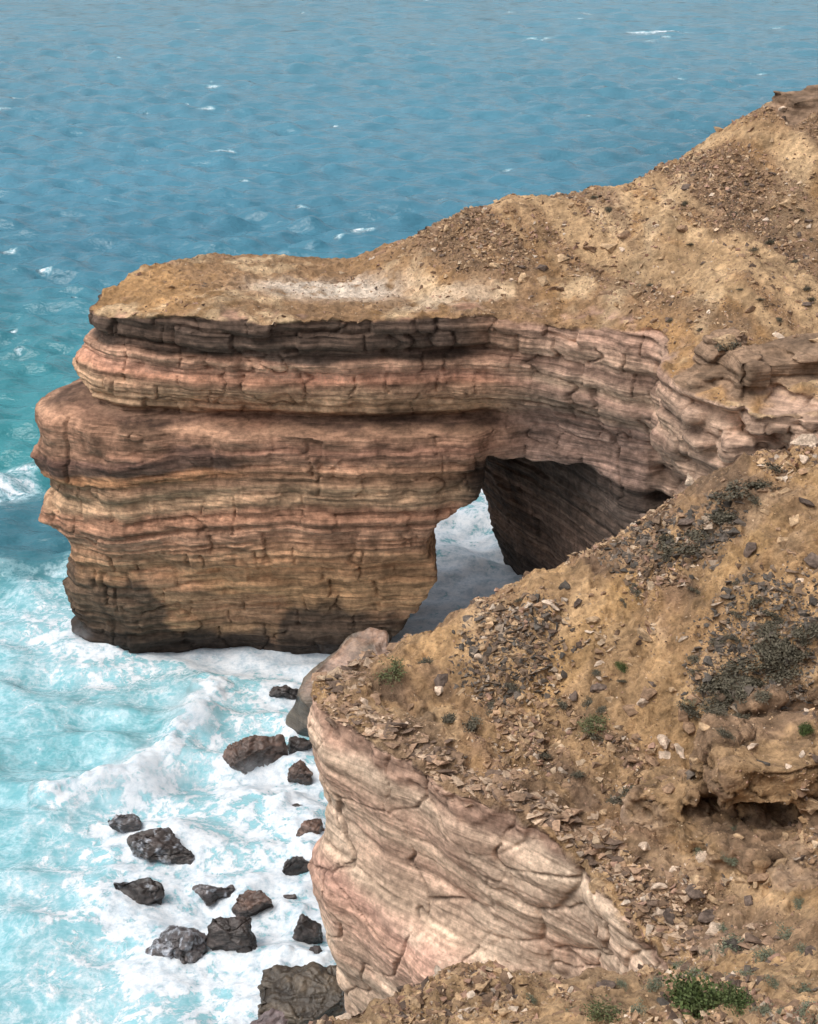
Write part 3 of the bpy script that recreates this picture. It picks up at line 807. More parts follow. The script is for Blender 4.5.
# boulders in the surf: label, box in the photo (x0, y0, x1, y1), tone, foam wash, seed
SEA_ROCKS = [
    ('large reddish brown boulder with a smooth tapering left end, washed by white surf', (225, 733, 297, 775), 'brown', 0.0, 1),
    ('dark wet block wedged between the large brown boulder and the leaning slab', (286, 732, 313, 758), 'dark', 0.0, 2),
    ('purplish brown block below the leaning slab, hard against the pink cliff', (289, 760, 315, 786), 'brown', 0.0, 3),
    ('flat black rock awash at the foot of the pillar side of the leaning slab', (269, 685, 302, 699), 'dark', 0.0, 4),
    ('small black rock alone in white foam below the large brown boulder', (279, 803, 304, 815), 'dark', 0.0, 5),
    ('tiny dark rock tip beside a small black rock in foam', (263, 804, 274, 812), 'dark', 0.0, 6),
    ('rust brown pointed boulder touching the cliff at mid height of the photo', (295, 817, 330, 847), 'brown', 0.0, 7),
    ('tiny blue-black rock between the rust brown pointed boulder and a ragged rock', (279, 849, 292, 859), 'dark', 0.0, 8),
    ('ragged purple-black rock with a raised right end near the cliff', (280, 856, 314, 880), 'dark', 0.0, 9),
    ('rock half hidden in spray, veiled by streaming white foam', (107, 810, 143, 838), 'grey', 0.55, 10),
    ('broad dark rock with foam streaming down its left side in threads', (130, 824, 197, 868), 'dark', 0.35, 11),
    ('jagged low dark rock with a peak, leftmost of the bare boulders', (107, 873, 167, 909), 'dark', 0.22, 12),
    ('low grey-brown rock sloping under foam beside a twin-humped rock', (194, 882, 236, 904), 'grey', 0.25, 13),
    ('twin-humped brown rock with a pale vein in white foam', (232, 885, 276, 918), 'brown', 0.0, 14),
    ('mostly drowned rock under thick veils of white foam', (148, 916, 210, 966), 'grey', 0.60, 15),
    ('tall rough dark brown boulder rising beside the foam-covered drowned rock', (206, 911, 259, 963), 'dark', 0.0, 16),
    ('dark olive boulder tucked behind the bulge of the pink cliff', (294, 914, 322, 950), 'dark', 0.0, 17),
    ('flat-topped dark slab rock awash next to the tall rough boulder', (267, 949, 299, 964), 'dark', 0.0, 18),
    ('small dark rock squeezed under the cliff beneath the olive boulder', (307, 944, 327, 966), 'dark', 0.0, 19),
    ('big blocky olive-brown boulder with a squared top at the bottom of the surf', (262, 966, 342, 1026), 'block', 0.0, 20),
    ('purple-grey boulder below the big blocky olive-brown one', (246, 1003, 300, 1050), 'purple', 0.0, 21),
    ('small black rock awash just off the bulge of the pink cliff', (283, 893, 297, 903), 'dark', 0.0, 23),
    ('little brown rock at the cliff foot below the rust brown pointed boulder', (308, 846, 322, 858), 'brown', 0.0, 24),
    ('small wet rock between the flat-topped slab rock and the big blocky boulder', (292, 962, 312, 976), 'dark', 0.0, 25),
    ('small dark rock at the water line under the leaning slab', (284, 716, 299, 728), 'dark', 0.0, 26),
    ('small dark rock standing in the water seen through the arch', (424, 494, 441, 519), 'brown', 0.0, 22),
]
for lb_, (x0_, y0_, x1_, y1_), _t, _w, _s in SEA_ROCKS:
    fd_.append((0.5 * (x0_ + x1_), y1_ - 2, (x1_ - x0_)))
num = np.zeros_like(SX); den = np.zeros_like(SX) + 1e-9
for px, py, v in fd:
    wx, wy, _ = S(px, py)
    wgt = 1 / (((SX - wx) ** 2 + ((SY - wy) * 0.8) ** 2) + 1.0) ** 1.6
    num += wgt * v; den += wgt
foam = num / den
foam = np.clip(foam, 0, 1) ** 1.35 * 0.98
shore = np.minimum(poly_sd(head_poly, SX, SY), poly_sd(near_poly, SX, SY) + 2.0)
foam *= smooth(70, 18, shore) * smooth(150, 122, SY)
foam += 0.12 * smooth(70, 20, shore) * fbm(SX * 0.10, SY * 0.10, 1.0, 3) * smooth(.15, .4, foam)
foam = np.maximum(foam, 0.95 * smooth(3.0, 0.6, shore + 1.0 * fbm(SX * 0.5, SY * 0.5, 2.0, 3)) * smooth(125, 110, SY))
for px, py, w_ in fd_:
    wx, wy, _ = S(px, py); R_ = w_ * 0.06 * 0.75 + 0.6
    dd_ = np.hypot(SX - wx, (SY - wy)) + 0.5 * fbm(SX * 0.7, SY * 0.7, 1.0, 2)
    foam = np.maximum(foam, 0.86 * smooth(R_ + 1.0, R_ * 0.6, dd_))
    h += 0.18 * smooth(R_ + 0.8, R_ * 0.5, dd_) * (1 + 0.5 * fbm(SX * 0.9, SY * 0.9, 3.0, 3))
# breaking crest that throws spray over the hidden rock
crest_px = [(215, 690), (200, 715), (188, 735), (165, 757), (130, 775), (95, 788), (60, 800)]
crest = [S(*q) for q in crest_px]
cm = np.full(SX.shape, 1e9)
for (ax, ay, _), (bx, by, _) in zip(crest[:-1], crest[1:]):
    t = np.clip(((SX - ax) * (bx - ax) + (SY - ay) * (by - ay)) / ((bx - ax) ** 2 + (by - ay) ** 2), 0, 1)
    cm = np.minimum(cm, np.hypot(SX - ax - (bx - ax) * t, SY - ay - (by - ay) * t))
n_c = fbm(SX * 0.8, SY * 0.8, 3.0, 3)
h += 0.8 * np.exp(-(cm / 1.5) ** 2) * (1 + 0.4 * n_c)
foam = np.maximum(foam, 0.9 * np.exp(-(cm / 1.9) ** 2))
near = smooth(135, 95, SY)
h += near * foam * 0.10 * fbm(SX * 0.45, SY * 0.45, 4.0, 4)
# whitecaps out at sea
capn = vnoise(SX * 0.045, SY * 0.03, 9.0)
hs = h / h[(SY > 150) & (SY < 500)].std()
caps = smooth(2.9, 3.6, hs + 1.0 * capn) * sea_far * smooth(0.2, 0.55, capn) * 0.0
for px, py, w_, d_ in [(655, 33, 26, 1.0), (640, 42, 14, .7), (748, 64, 9, .9), (535, 38, 12, .8), (10, 100, 9, 1.0), (15, 107, 26, .5), (345, 239, 13, 1.0), (362, 229, 9, .9), (292, 207, 13, .8), (45, 271, 6, 1.0), (443, 200, 5, .9),
                       (225, 150, 14, .6), (505, 12, 10, .5), (585, 14, 8, .5), (8, 253, 9, .6), (80, 325, 12, .5), (160, 320, 8, .5), (15, 470, 22, .8), (10, 492, 20, .75), (680, 70, 10, .5), (430, 45, 8, .4), (300, 300, 8, .3), (140, 128, 12, .4)]:
    wx, wy, _ = S(px, py); L_ = w_ / FOC * math.hypot(wy, EYE) * CP
    across = (SY - wy) - 0.35 * (SX - wx) * vnoise(wx, wy, 1.0)
    L_ *= 1.35
    q = np.exp(-((SX - wx) / L_) ** 2 - (across / (0.004 * wy + 0.07 * L_)) ** 2)
    caps = np.maximum(caps, 0.95 * d_ * q * 1.1 * smooth(-0.9, 0.3, fbm(SX * 0.3, SY * 0.25, 6.0, 3)) + 0)
rc = np.random.default_rng(12)
for _ in range(70):
    px, py = rc.uniform(-60, 880), 540 * rc.random() ** 1.3
    if py > 480 and px > 60: continue
    wx, wy, _z = S(px, py); L_ = rc.uniform(3, 11) * (0.6 + 0.5 * rc.random()) / FOC * math.hypot(wy, EYE)
    q = np.exp(-((SX - wx) / L_) ** 2 - ((SY - wy - rc.normal(0, .3) * (SX - wx)) / (0.0022 * wy + 0.07 * L_)) ** 2)
    caps = np.maximum(caps, rc.uniform(.4, .8) * q * 1.1 * smooth(-0.9, 0.3, fbm(SX * 0.4, SY * 0.3, 6.0, 2)))
foam = np.maximum(foam, caps)
SX2 = SX + cx_; SY2 = SY + cy_
# water body colour: deep blue offshore, turquoise over the shelf, milky where air is mixed in
tq = smooth(215, 125, SY + 14 * fbm(SX * 0.03, SY * 0.015, 5.0, 3) + 0.35 * np.maximum(SX, 0) * 0 )
deep = np.array((.042, .145, .205)); teal = np.array((.036, .208, .228)); milk = np.array((.155, .40, .45))
SC = lerp(deep, teal, tq[..., None])
SC = SC * (1 + 0.22 * fbm(SX * 0.006, SY * 0.012, 18.0, 4)[..., None] + 0.18 * fbm(SX * 0.02, SY * 0.012, 8.0, 3)[..., None])
lighter = smooth(150, 420, SY)
SC = lerp(SC, np.array((.090, .228, .295)), (0.75 * lighter)[..., None])
bl = smooth(128, 118, SY) * smooth(100, 112, SY) * smooth(-14, -24, SX)
SC = lerp(SC, np.array((.035, .12, .165)), (0.8 * bl)[..., None])
mk = smooth(112, 96, SY + 5 * fbm(SX * 0.06, SY * 0.06, 1.0, 3)) * smooth(0.1, 0.5, foam + 0.1)
SC = lerp(SC, milk, mk[..., None])
ii = np.arange(NR - 1)[:, None] * NC + np.arange(NC - 1)[None]
SF = np.stack([ii, ii + 1, ii + NC + 1, ii + NC], -1).reshape(-1, 4)
SV = np.stack([SX2, SY2, h], -1).reshape(-1, 3)


def sea_material():
    m, nt, b = new_mat('sea_water'); L = nt.links
    tint = N(nt, 'ShaderNodeAttribute', attribute_name='tint').outputs['Color']
    foamv = N(nt, 'ShaderNodeAttribute', attribute_name='foam').outputs['Fac']
    pos = world_coords(nt)
    # wander the coordinates so the lace curls
    wn = N(nt, 'ShaderNodeTexNoise'); wn.inputs['Scale'].default_value = 0.22; wn.inputs['Detail'].default_value = 4
    L.new(pos, wn.inputs['Vector'])
    off = N(nt, 'ShaderNodeVectorMath', operation='MULTIPLY_ADD')
    L.new(wn.outputs['Color'], off.inputs[0]); off.inputs[1].default_value = (2.6, 2.6, 0); L.new(pos, off.inputs[2])
    wp = off.outputs[0]
    def net(vec, scale, width):
        v = N(nt, 'ShaderNodeTexVoronoi', feature='DISTANCE_TO_EDGE'); v.inputs['Scale'].default_value = scale
        L.new(vec, v.inputs['Vector'])
        return ramp(nt, v.outputs['Distance'], (0.0, width, 1.0, 0.0))
    bl_ = noise_tex(nt, wp, 0.30, 8, 0.68)
    bl2 = noise_tex(nt, wp, 0.95, 6, 0.66)
    fine = noise_tex(nt, pos, 3.0, 6, 0.72)
    wn2 = N(nt, 'ShaderNodeTexNoise'); wn2.inputs['Scale'].default_value = 1.1; wn2.inputs['Detail'].default_value = 4
    L.new(pos, wn2.inputs['Vector'])
    off2 = N(nt, 'ShaderNodeVectorMath', operation='MULTIPLY_ADD')
    L.new(wn2.outputs['Color'], off2.inputs[0]); off2.inputs[1].default_value = (1.5, 1.5, 0); L.new(wp, off2.inputs[2])
    wq = off2.outputs[0]
    n1_ = net(wq, 0.42, 0.16); n2_ = net(wq, 1.05, 0.20); n3_ = net(wq, 2.3, 0.26)
    web = mathn(nt, 'MAXIMUM', mathn(nt, 'MAXIMUM', n1_, mathn(nt, 'MULTIPLY', n2_, 0.8)), mathn(nt, 'MULTIPLY', n3_, 0.75))
    web = mathn(nt, 'MULTIPLY', web, ramp(nt, bl2, (0.34, 0.58, 0.15, 1.0)))
    pat = mathn(nt, 'ADD', mathn(nt, 'ADD', mathn(nt, 'MULTIPLY', bl_, 0.55), mathn(nt, 'MULTIPLY', bl2, 0.50)), mathn(nt, 'MULTIPLY', fine, 0.48))   # centred on 0.76
    thr = mathn(nt, 'SUBTRACT', 1.22, mathn(nt, 'MULTIPLY', foamv, 0.66))
    dd = mathn(nt, 'SUBTRACT', mathn(nt, 'ADD', pat, mathn(nt, 'MULTIPLY', web, 0.22)), thr)
    solid = ramp(nt, dd, (0.01, 0.15, 0.0, 1.0))
    lace = mathn(nt, 'MULTIPLY', web, mathn(nt, 'MULTIPLY', ramp(nt, foamv, (0.16, 0.55, 0.0, 0.85)), ramp(nt, fine, (0.32, 0.58, 0.25, 1.0))))
    mask = mathn(nt, 'MAXIMUM', solid, lace)
    mask = mathn(nt, 'MULTIPLY', mask, ramp(nt, foamv, (0.03, 0.16, 0.0, 1.0)))
    halo = ramp(nt, dd, (-0.30, 0.05, 0.0, 0.60))
    halo = mathn(nt, 'MULTIPLY', halo, ramp(nt, foamv, (0.08, 0.35, 0.0, 1.0)))
    water = mix_col(nt, halo, tint, (0.32, 0.56, 0.62, 1))
    foamc = mix_col(nt, ramp(nt, mathn(nt, 'ADD', mathn(nt, 'MULTIPLY', fine, 0.5), mathn(nt, 'MULTIPLY', bl2, 0.5)), (0.36, 0.60, 0.0, 1.0)), (0.40, 0.50, 0.57, 1), (0.71, 0.745, 0.775, 1))
    c = mix_col(nt, mask, water, foamc)
    L.new(c, b.inputs['Base Color'])
    b.inputs['IOR'].default_value = 1.33
    rg = mathn(nt, 'ADD', mathn(nt, 'MULTIPLY', mask, 0.6), 0.07)
    L.new(rg, b.inputs['Roughness'])
    calm = ramp(nt, foamv, (0.15, 0.6, 1.0, 0.30))
    w1 = noise_tex(nt, world_coords(nt, (0.8, 1.2, 1)), 0.9, 6, 0.6, 0.0)
    w2 = noise_tex(nt, world_coords(nt, (0.5, 1.0, 1)), 0.30, 5, 0.6, 0.0)
    w3 = noise_tex(nt, world_coords(nt, (0.45, 1.0, 1)), 0.12, 3, 0.55, 0.0)
    hh = mathn(nt, 'ADD', mathn(nt, 'ADD', mathn(nt, 'MULTIPLY', mathn(nt, 'ADD', mathn(nt, 'MULTIPLY', w1, 0.3), mathn(nt, 'MULTIPLY', w2, 1.3)), calm), mathn(nt, 'MULTIPLY', mathn(nt, 'MULTIPLY', w3, 1.5), calm)), mathn(nt, 'MULTIPLY', mask, mathn(nt, 'MULTIPLY', fine, 0.10)))
    bp = N(nt, 'ShaderNodeBump'); bp.inputs['Strength'].default_value = 0.6; bp.inputs['Distance'].default_value = 1.0
    L.new(hh, bp.inputs['Height']); L.new(bp.outputs[0], b.inputs['Normal'])
    return m


MAT_SEA = sea_material()
tag(mesh_obj('sea', SV, SF, MAT_SEA, None, SC.reshape(-1, 3).clip(0.005, 0.9), {'foam': foam.ravel().clip(0, 1)}), 'blue sea turning turquoise and white with surf round the rocks', kind='structure')
# ------------------------------------------------------------------ boulders in the surf
import bmesh


def hull_mesh(pts, cuts=2, bevel=0.0):
    bm = bmesh.new()
    for p in pts: bm.verts.new(p)
    bmesh.ops.convex_hull(bm, input=bm.verts)
    bmesh.ops.delete(bm, geom=[v for v in bm.verts if not v.link_faces], context='VERTS')
    bmesh.ops.dissolve_limit(bm, angle_limit=0.05, verts=bm.verts, edges=bm.edges)
    if bevel > 0:
        bmesh.ops.bevel(bm, geom=list(bm.edges), offset=bevel, segments=2, affect='EDGES', profile=0.6, clamp_overlap=True)
    bmesh.ops.triangulate(bm, faces=bm.faces)
    for _ in range(cuts):
        bmesh.ops.subdivide_edges(bm, edges=bm.edges, cuts=1, use_grid_fill=True)
    bmesh.ops.triangulate(bm, faces=bm.faces)
    bm.verts.index_update()
    v = np.array([x.co[:] for x in bm.verts]); f = np.array([[q.index for q in x.verts] for x in bm.faces])
    bm.free()
    return v, f


def refine_tri(v, f, target):
    """split long edges so every triangle is about the target size"""
    for _ in range(5):
        e = np.linalg.norm(v[f[:, 0]] - v[f[:, 1]], axis=1)
        e = np.maximum(e, np.linalg.norm(v[f[:, 1]] - v[f[:, 2]], axis=1))
        if e.mean() < target or len(f) > 12000: break
        ed = np.sort(np.stack([f, np.roll(f, -1, 1)], -1).reshape(-1, 2), 1)
        k = ed[:, 0].astype(np.int64) * len(v) + ed[:, 1]
        u, inv = np.unique(k, return_inverse=True)
        n0 = len(v); v = np.concatenate([v, (v[u // n0] + v[u % n0]) / 2])
        m = inv.reshape(-1, 3) + n0
        f = np.concatenate([np.stack([f[:, 0], m[:, 0], m[:, 2]], 1), np.stack([f[:, 1], m[:, 1], m[:, 0]], 1), np.stack([f[:, 2], m[:, 2], m[:, 1]], 1), m])
    return v, f


MAT_WET = rock_material('surf_rock', 2.2, 3.0, 0.18, 0.15)
MAT_WET.node_tree.nodes['Principled BSDF'].inputs['Roughness'].default_value = 0.30; MAT_WET.node_tree.nodes['Principled BSDF'].inputs['Specular IOR Level'].default_value = 0.5
TONES = {'brown': (.095, .060, .046), 'dark': (.040, .032, .029), 'grey': (.065, .055, .054), 'block': (.062, .048, .034), 'purple': (.125, .095, .095)}


def boulder(name, label, box, tone, wash, seed):
    r = np.random.default_rng(100 + seed)
    x0, y0, x1, y1 = box
    cx = 0.5 * (x0 + x1)
    base = np.array(S(cx, y1 - 0.25 * (y1 - y0), 0.0)); slant = math.hypot(base[1], EYE)
    px = slant * math.cos(math.atan2(abs(cx - 409), FOC)) / FOC
    W = (x1 - x0) * px; Hs = (y1 - y0) * px
    dep = min(W * 0.8, Hs * 0.9); tilt = math.atan2(EYE, base[1])
    H = max((Hs - dep * 0.62 * math.sin(tilt)) / math.cos(tilt), 0.28 * W)
    pts = []
    n = 15 if tone != 'block' else 22
    for i in range(n):
        d = r.normal(size=3); d /= np.linalg.norm(d)
        d *= r.uniform(0.72, 1.0)
        q = np.sign(d) * np.abs(d) ** (0.28 if tone == 'block' else 0.8)
        pts.append(q * np.array((W / 2, dep / 2, H * 0.76)))
    if tone == 'block':
        pts = [np.array((sx * W / 2 * r.uniform(.82, 1), sy * dep / 2 * r.uniform(.8, 1), sz * H * (.40 if sx < 0 else .58) * r.uniform(.8, 1))) for sx in (-1, 1) for sy in (-1, 1) for sz in (-1, 1)] + [np.array((W * .15, -dep * .75, H * .30)), np.array((-W * .25, -dep * .62, H * .05)), np.array((W * .1, dep * .2, H * .62))]
    pts = np.array(pts)
    pts[:, 0] *= (W / 2) / np.abs(pts[:, 0]).max()
    v, f = hull_mesh(pts.tolist(), 0, 0)
    v, f = refine_tri(v, f, 0.10 if W > 1 else 0.08)
    v[:, 2] += H * 0.20
    g = v + base
    nn = vnormals(v, f)
    s = min(W, 3.0) * 0.07
    k = 3.2 / max(min(W, 3.0), 0.6)
    n_ = fbm(g[:, 0] * k, g[:, 1] * k, g[:, 2] * k, 5, 0.58)
    rd = 1 - np.abs(fbm(g[:, 0] * k * 0.8 + 7, g[:, 1] * k * 0.8, g[:, 2] * k * 1.3, 4))
    w_ = worley(g[:, 0] * k * 0.7, g[:, 1] * k * 0.7, g[:, 2] * k * 1.0, seed)
    v = v + nn * (s * (0.9 * n_ + 1.0 * (rd - .7) + 0.45 * w_[2] - 0.6 * smooth(0.05, 0, w_[0])))[:, None]
    c = np.array(TONES[tone]) * (1.1 + 0.6 * n_ + 0.3 * w_[2])[:, None]
    wetl = smooth(0.55, 0.0, v[:, 2] / max(H, .5) + 0.15 * n_)
    c = lerp(c, np.array((.035, .030, .028)) * np.ones_like(c), (0.8 * wetl)[:, None])
    if wash > 0:     # foam running off the rock in threads
        th = 1.5 * fbm(g[:, 0] * 5.0 + 2 * n_, g[:, 1] * 3.0, g[:, 2] * 0.8, 4) + (wash - 0.72) * 1.3 - 0.7 * (v[:, 0] / W) + 0.45 * (0.5 - v[:, 2] / H)
        c = lerp(c, np.array((.50, .54, .60)) * np.ones_like(c), (0.6 * smooth(-0.1, 0.9, th))[:, None])
    o = mesh_obj(name, v, f, MAT_WET, None, c.clip(.012, .85), {'soil': np.zeros(len(v))}, smoothed=True)
    o.location = base
    return tag(o, label, 'boulder', 'boulders in the surf')


for lb, box, tone, wash, seed in SEA_ROCKS:
    boulder('boulder', lb, box, tone, wash, seed)

# the big leaning slab behind the tip of the near cliff
sp = [S(284, 740, -1.0), S(303, 748, -1.0), S(345, 765, -1.0), P(296, 692, 84.0), P(311, 673, 85.0), P(330, 654, 86.0), P(352, 635, 86.6), P(371, 626, 86.8), P(384, 633, 86.2), P(390, 648, 85.2), P(378, 668, 84.0), P(318, 722, 82.5)]
sp = np.array(sp); base = np.array(S(330, 735, 0))
pts = np.concatenate([sp, sp[[0, 2, 7, 8, 9, 3]] + np.array((0.2, 1.3, -1.6))]) - base
v, f = hull_mesh(pts.tolist(), 0, 0.10)
v, f = refine_tri(v, f, 0.14)
g = v + base; nn = vnormals(v, f)
n_ = fbm(g[:, 0] * 0.8, g[:, 1] * 0.8, g[:, 2] * 0.8, 5); al = (g - base) @ np.array((0.55, 0.2, 0.8))
bd = fbm(0.5 * g[:, 0] - 0.5 * al, al * 0.25, g[:, 1] * 0.4, 4)
v = v + nn * (0.22 * n_ + 0.12 * bd)[:, None]
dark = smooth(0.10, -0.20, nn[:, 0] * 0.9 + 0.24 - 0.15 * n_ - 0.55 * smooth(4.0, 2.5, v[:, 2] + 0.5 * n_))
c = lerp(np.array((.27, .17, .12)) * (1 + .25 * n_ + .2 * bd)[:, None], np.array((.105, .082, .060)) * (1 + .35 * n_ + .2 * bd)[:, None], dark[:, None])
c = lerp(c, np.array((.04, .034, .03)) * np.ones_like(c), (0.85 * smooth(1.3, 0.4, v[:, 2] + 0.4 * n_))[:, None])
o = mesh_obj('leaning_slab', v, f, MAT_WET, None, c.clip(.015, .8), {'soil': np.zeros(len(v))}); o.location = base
tag(o, 'tall leaning slab with a dark side and pale tip between pillar and near cliff', 'rock slab')

# spray thrown up where the swell breaks on the drowned rock
def spray(px, py, size, dens):
    bm = bmesh.new(); bmesh.ops.create_icosphere(bm, subdivisions=3, radius=1.0)
    me = bpy.data.meshes.new('spray'); bm.to_mesh(me); bm.free()
    o = bpy.data.objects.new('spray', me); COL.objects.link(o)
    b = S(px, py, 0); o.location = (b[0], b[1], size[2] * 0.55); o.scale = size
    m = bpy.data.materials.new('spray_mist'); m.use_nodes = True; nt = m.node_tree
    nt.nodes.remove(nt.nodes['Principled BSDF'])
    vol = nt.nodes.new('ShaderNodeVolumePrincipled'); vol.inputs['Color'].default_value = (.95, .95, .97, 1); vol.inputs['Anisotropy'].default_value = 0.2
    tc = nt.nodes.new('ShaderNodeTexCoord'); ln = nt.nodes.new('ShaderNodeVectorMath'); ln.operation = 'LENGTH'
    nt.links.new(tc.outputs['Object'], ln.inputs[0])
    fall = ramp(nt, ln.outputs['Value'], (0.15, 0.95, 1.0, 0.0))
    ns = noise_tex(nt, world_coords(nt), 0.75, 5, 0.65, 0.5)
    dn = mathn(nt, 'MULTIPLY', mathn(nt, 'MULTIPLY', fall, ramp(nt, ns, (0.42, 0.68, 0.0, 1.0))), dens)
    nt.links.new(dn, vol.inputs['Density']); nt.links.new(vol.outputs[0], nt.nodes['Material Output'].inputs['Volume'])
    me.materials.append(m)
    return tag(o, 'white spray drifting off the breaking wave', kind='stuff')


spray(192, 735, (2.4, 2.4, 3.0), 0.8)
spray(150, 790, (4.2, 2.6, 2.4), 0.7)
spray(100, 805, (3.2, 2.2, 1.7), 0.6)
spray(180, 950, (2.6, 1.8, 1.3), 0.5)
spray(95, 640, (2.6, 2.0, 1.5), 0.5)
spray(330, 648, (2.6, 1.8, 1.3), 0.5)
spray(262, 778, (2.2, 1.5, 1.0), 0.45)
# ------------------------------------------------------------------ stones, rubble, scrub
def stone_proto(seed, n=11, flat=1.0):
    r = np.random.default_rng(500 + seed)
    p = r.normal(size=(n, 3)); p /= np.linalg.norm(p, axis=1, keepdims=True); p *= r.uniform(0.75, 1.05, (n, 1))
    p *= np.array((1.0, r.uniform(.6, .95), r.uniform(.45, .75) * flat))
    return p


RAW = []
for i in range(14):
    v, f = hull_mesh(stone_proto(i, int(rng.integers(7, 11)), 0.35 if i % 3 == 0 else 1.0).tolist(), 0, 0)
    RAW.append((v, f))


def rot_mats(n, r, tilt=0.5):
    a = r.uniform(0, 2 * np.pi, n); b = r.normal(0, tilt, n); c = r.normal(0, tilt, n)
    ca, sa, cb, sb, cc, sc_ = np.cos(a), np.sin(a), np.cos(b), np.sin(b), np.cos(c), np.sin(c)
    Rz = np.zeros((n, 3, 3)); Rz[:, 0, 0] = ca; Rz[:, 0, 1] = -sa; Rz[:, 1, 0] = sa; Rz[:, 1, 1] = ca; Rz[:, 2, 2] = 1
    Rx = np.zeros((n, 3, 3)); Rx[:, 0, 0] = 1; Rx[:, 1, 1] = cb; Rx[:, 1, 2] = -sb; Rx[:, 2, 1] = sb; Rx[:, 2, 2] = cb
    Ry = np.zeros((n, 3, 3)); Ry[:, 1, 1] = 1; Ry[:, 0, 0] = cc; Ry[:, 0, 2] = sc_; Ry[:, 2, 0] = -sc_; Ry[:, 2, 2] = cc
    return Rx @ Ry @ Rz


def scatter(name, label, pos, size, cols, mat, r, shapes, tilt=0.45):
    """one mesh of many loose stones"""
    n = len(pos); R = rot_mats(n, r, tilt); which = r.choice(shapes, n)
    VV, FF, CC = [], [], []; o = 0
    for k in shapes:
        s = np.where(which == k)[0]
        if not len(s): continue
        v, f = RAW[k]
        vv = np.einsum('nij,vj->nvi', R[s], v) * size[s][:, None, None] + pos[s][:, None]
        VV.append(vv.reshape(-1, 3)); FF.append((f[None] + (np.arange(len(s)) * len(v))[:, None, None]).reshape(-1, 3) + o)
        CC.append(np.repeat(cols[s], len(v), 0)); o += len(s) * len(v)
    VV = np.concatenate(VV)
    ob = mesh_obj(name, VV, np.concatenate(FF), mat, None, np.concatenate(CC), {'soil': np.full(len(VV), 0.6)}, smoothed=False)
    return tag(ob, label, kind='stuff')


def sample_faces(V, F, ok, n, r, weight=None):
    q = V[F]; ar = np.linalg.norm(np.cross(q[:, 2] - q[:, 0], q[:, 3] - q[:, 1]), axis=1) * ok
    if weight is not None: ar = ar * weight
    i = r.choice(len(F), n, p=ar / ar.sum())
    a, b = r.random(n)[:, None], r.random(n)[:, None]
    return (q[i, 0] * (1 - a) + q[i, 1] * a) * (1 - b) + (q[i, 3] * (1 - a) + q[i, 2] * a) * b, i


PAL = np.array([(.40, .27, .16), (.30, .19, .115), (.20, .13, .085), (.46, .34, .23), (.34, .21, .15), (.50, .40, .31), (.12, .085, .065), (.36, .235, .13)])
MAT_STONE = rock_material('loose_stone', 6.0, 9.0, 0.05, 0.05)

# near slope
r = np.random.default_rng(31)
fcN = NEAR_V[NEAR_F].mean(1); soN = SOILA[NEAR_F].mean(1)
vis = (fcN[:, 1] > 22) & (fcN[:, 1] < 47.5) & (fcN[:, 0] < 17)
stkN = fbm((fcN[:, 0] * 0.8 + 0.5 * fcN[:, 1]) * 0.8, (fcN[:, 1] * 0.8 - 0.6 * fcN[:, 0]) * 0.10, 23.0, 5)
dens = (1 - 0.7 * smooth(0.15, 0.5, stkN)) * smooth(-0.1, 0.6, fbm((fcN[:, 0] + .3 * fcN[:, 1]) * .42, (fcN[:, 1] - .7 * fcN[:, 0]) * .1, 3.0, 4) + 0.6 * fbm(fcN[:, 0] * .6, fcN[:, 1] * .6, 9.0, 3)) * 1.4
pos, fi = sample_faces(NEAR_V, NEAR_F, vis & (soN > 0.55), 34000, r, dens)
size = 0.026 * np.exp(r.exponential(0.72, len(pos))).clip(1, 8)
ci = r.choice(len(PAL), len(pos), p=[.16, .2, .24, .09, .1, .06, .09, .06])
cols = PAL[ci] * r.uniform(.75, 1.2, (len(pos), 1))
scatter('rubble', 'loose rubble covering the near scree slope', pos, size, cols, MAT_STONE, r, list(range(14)))
pos, fi = sample_faces(NEAR_V, NEAR_F, vis & (soN > 0.55), 42000, r, dens + 0.35)
scatter('gravel', 'fine gravel over the near scree slope', pos, 0.016 * np.exp(r.exponential(0.45, len(pos))).clip(1, 3.5), PAL[r.choice(len(PAL), len(pos), p=[.2, .2, .2, .1, .12, .04, .06, .08])] * r.uniform(.75, 1.2, (len(pos), 1)), MAT_STONE, r, [1, 2, 4, 5])
# thin red-brown flakes along the rim of the near cliff
sdf_ = poly_sd(near_poly, fcN[:, 0], fcN[:, 1])
rim = vis & (soN > 0.2) & (sdf_ > -1.7) & (sdf_ < 0.1) & (fcN[:, 1] > 30.5) & (fcN[:, 1] < 46) & (fcN[:, 2] > 26.5)
pos, fi = sample_faces(NEAR_V, NEAR_F, rim, 2200, r, smooth(-1.7, -0.2, sdf_))
size = 0.07 * np.exp(r.exponential(0.6, len(pos))).clip(1, 5)
cols = np.array([(.34, .22, .145), (.26, .17, .11), (.43, .31, .215), (.16, .11, .08)])[r.choice(4, len(pos))] * r.uniform(.8, 1.15, (len(pos), 1))
SC_ = [P(760, 655, 39.8), P(700, 545, 44), P(510, 650, 42.8), P(640, 560, 44.8)]
dk = np.zeros(len(fcN))
for c_, rad in zip(SC_, (2.6, 1.6, 2.2, 1.5)): dk = np.maximum(dk, smooth(rad, rad * .3, np.hypot(fcN[:, 0] - c_[0], fcN[:, 1] - c_[1])))
p2, _ = sample_faces(NEAR_V, NEAR_F, vis & (soN > 0.55), 5000, r, dk + 0.002)
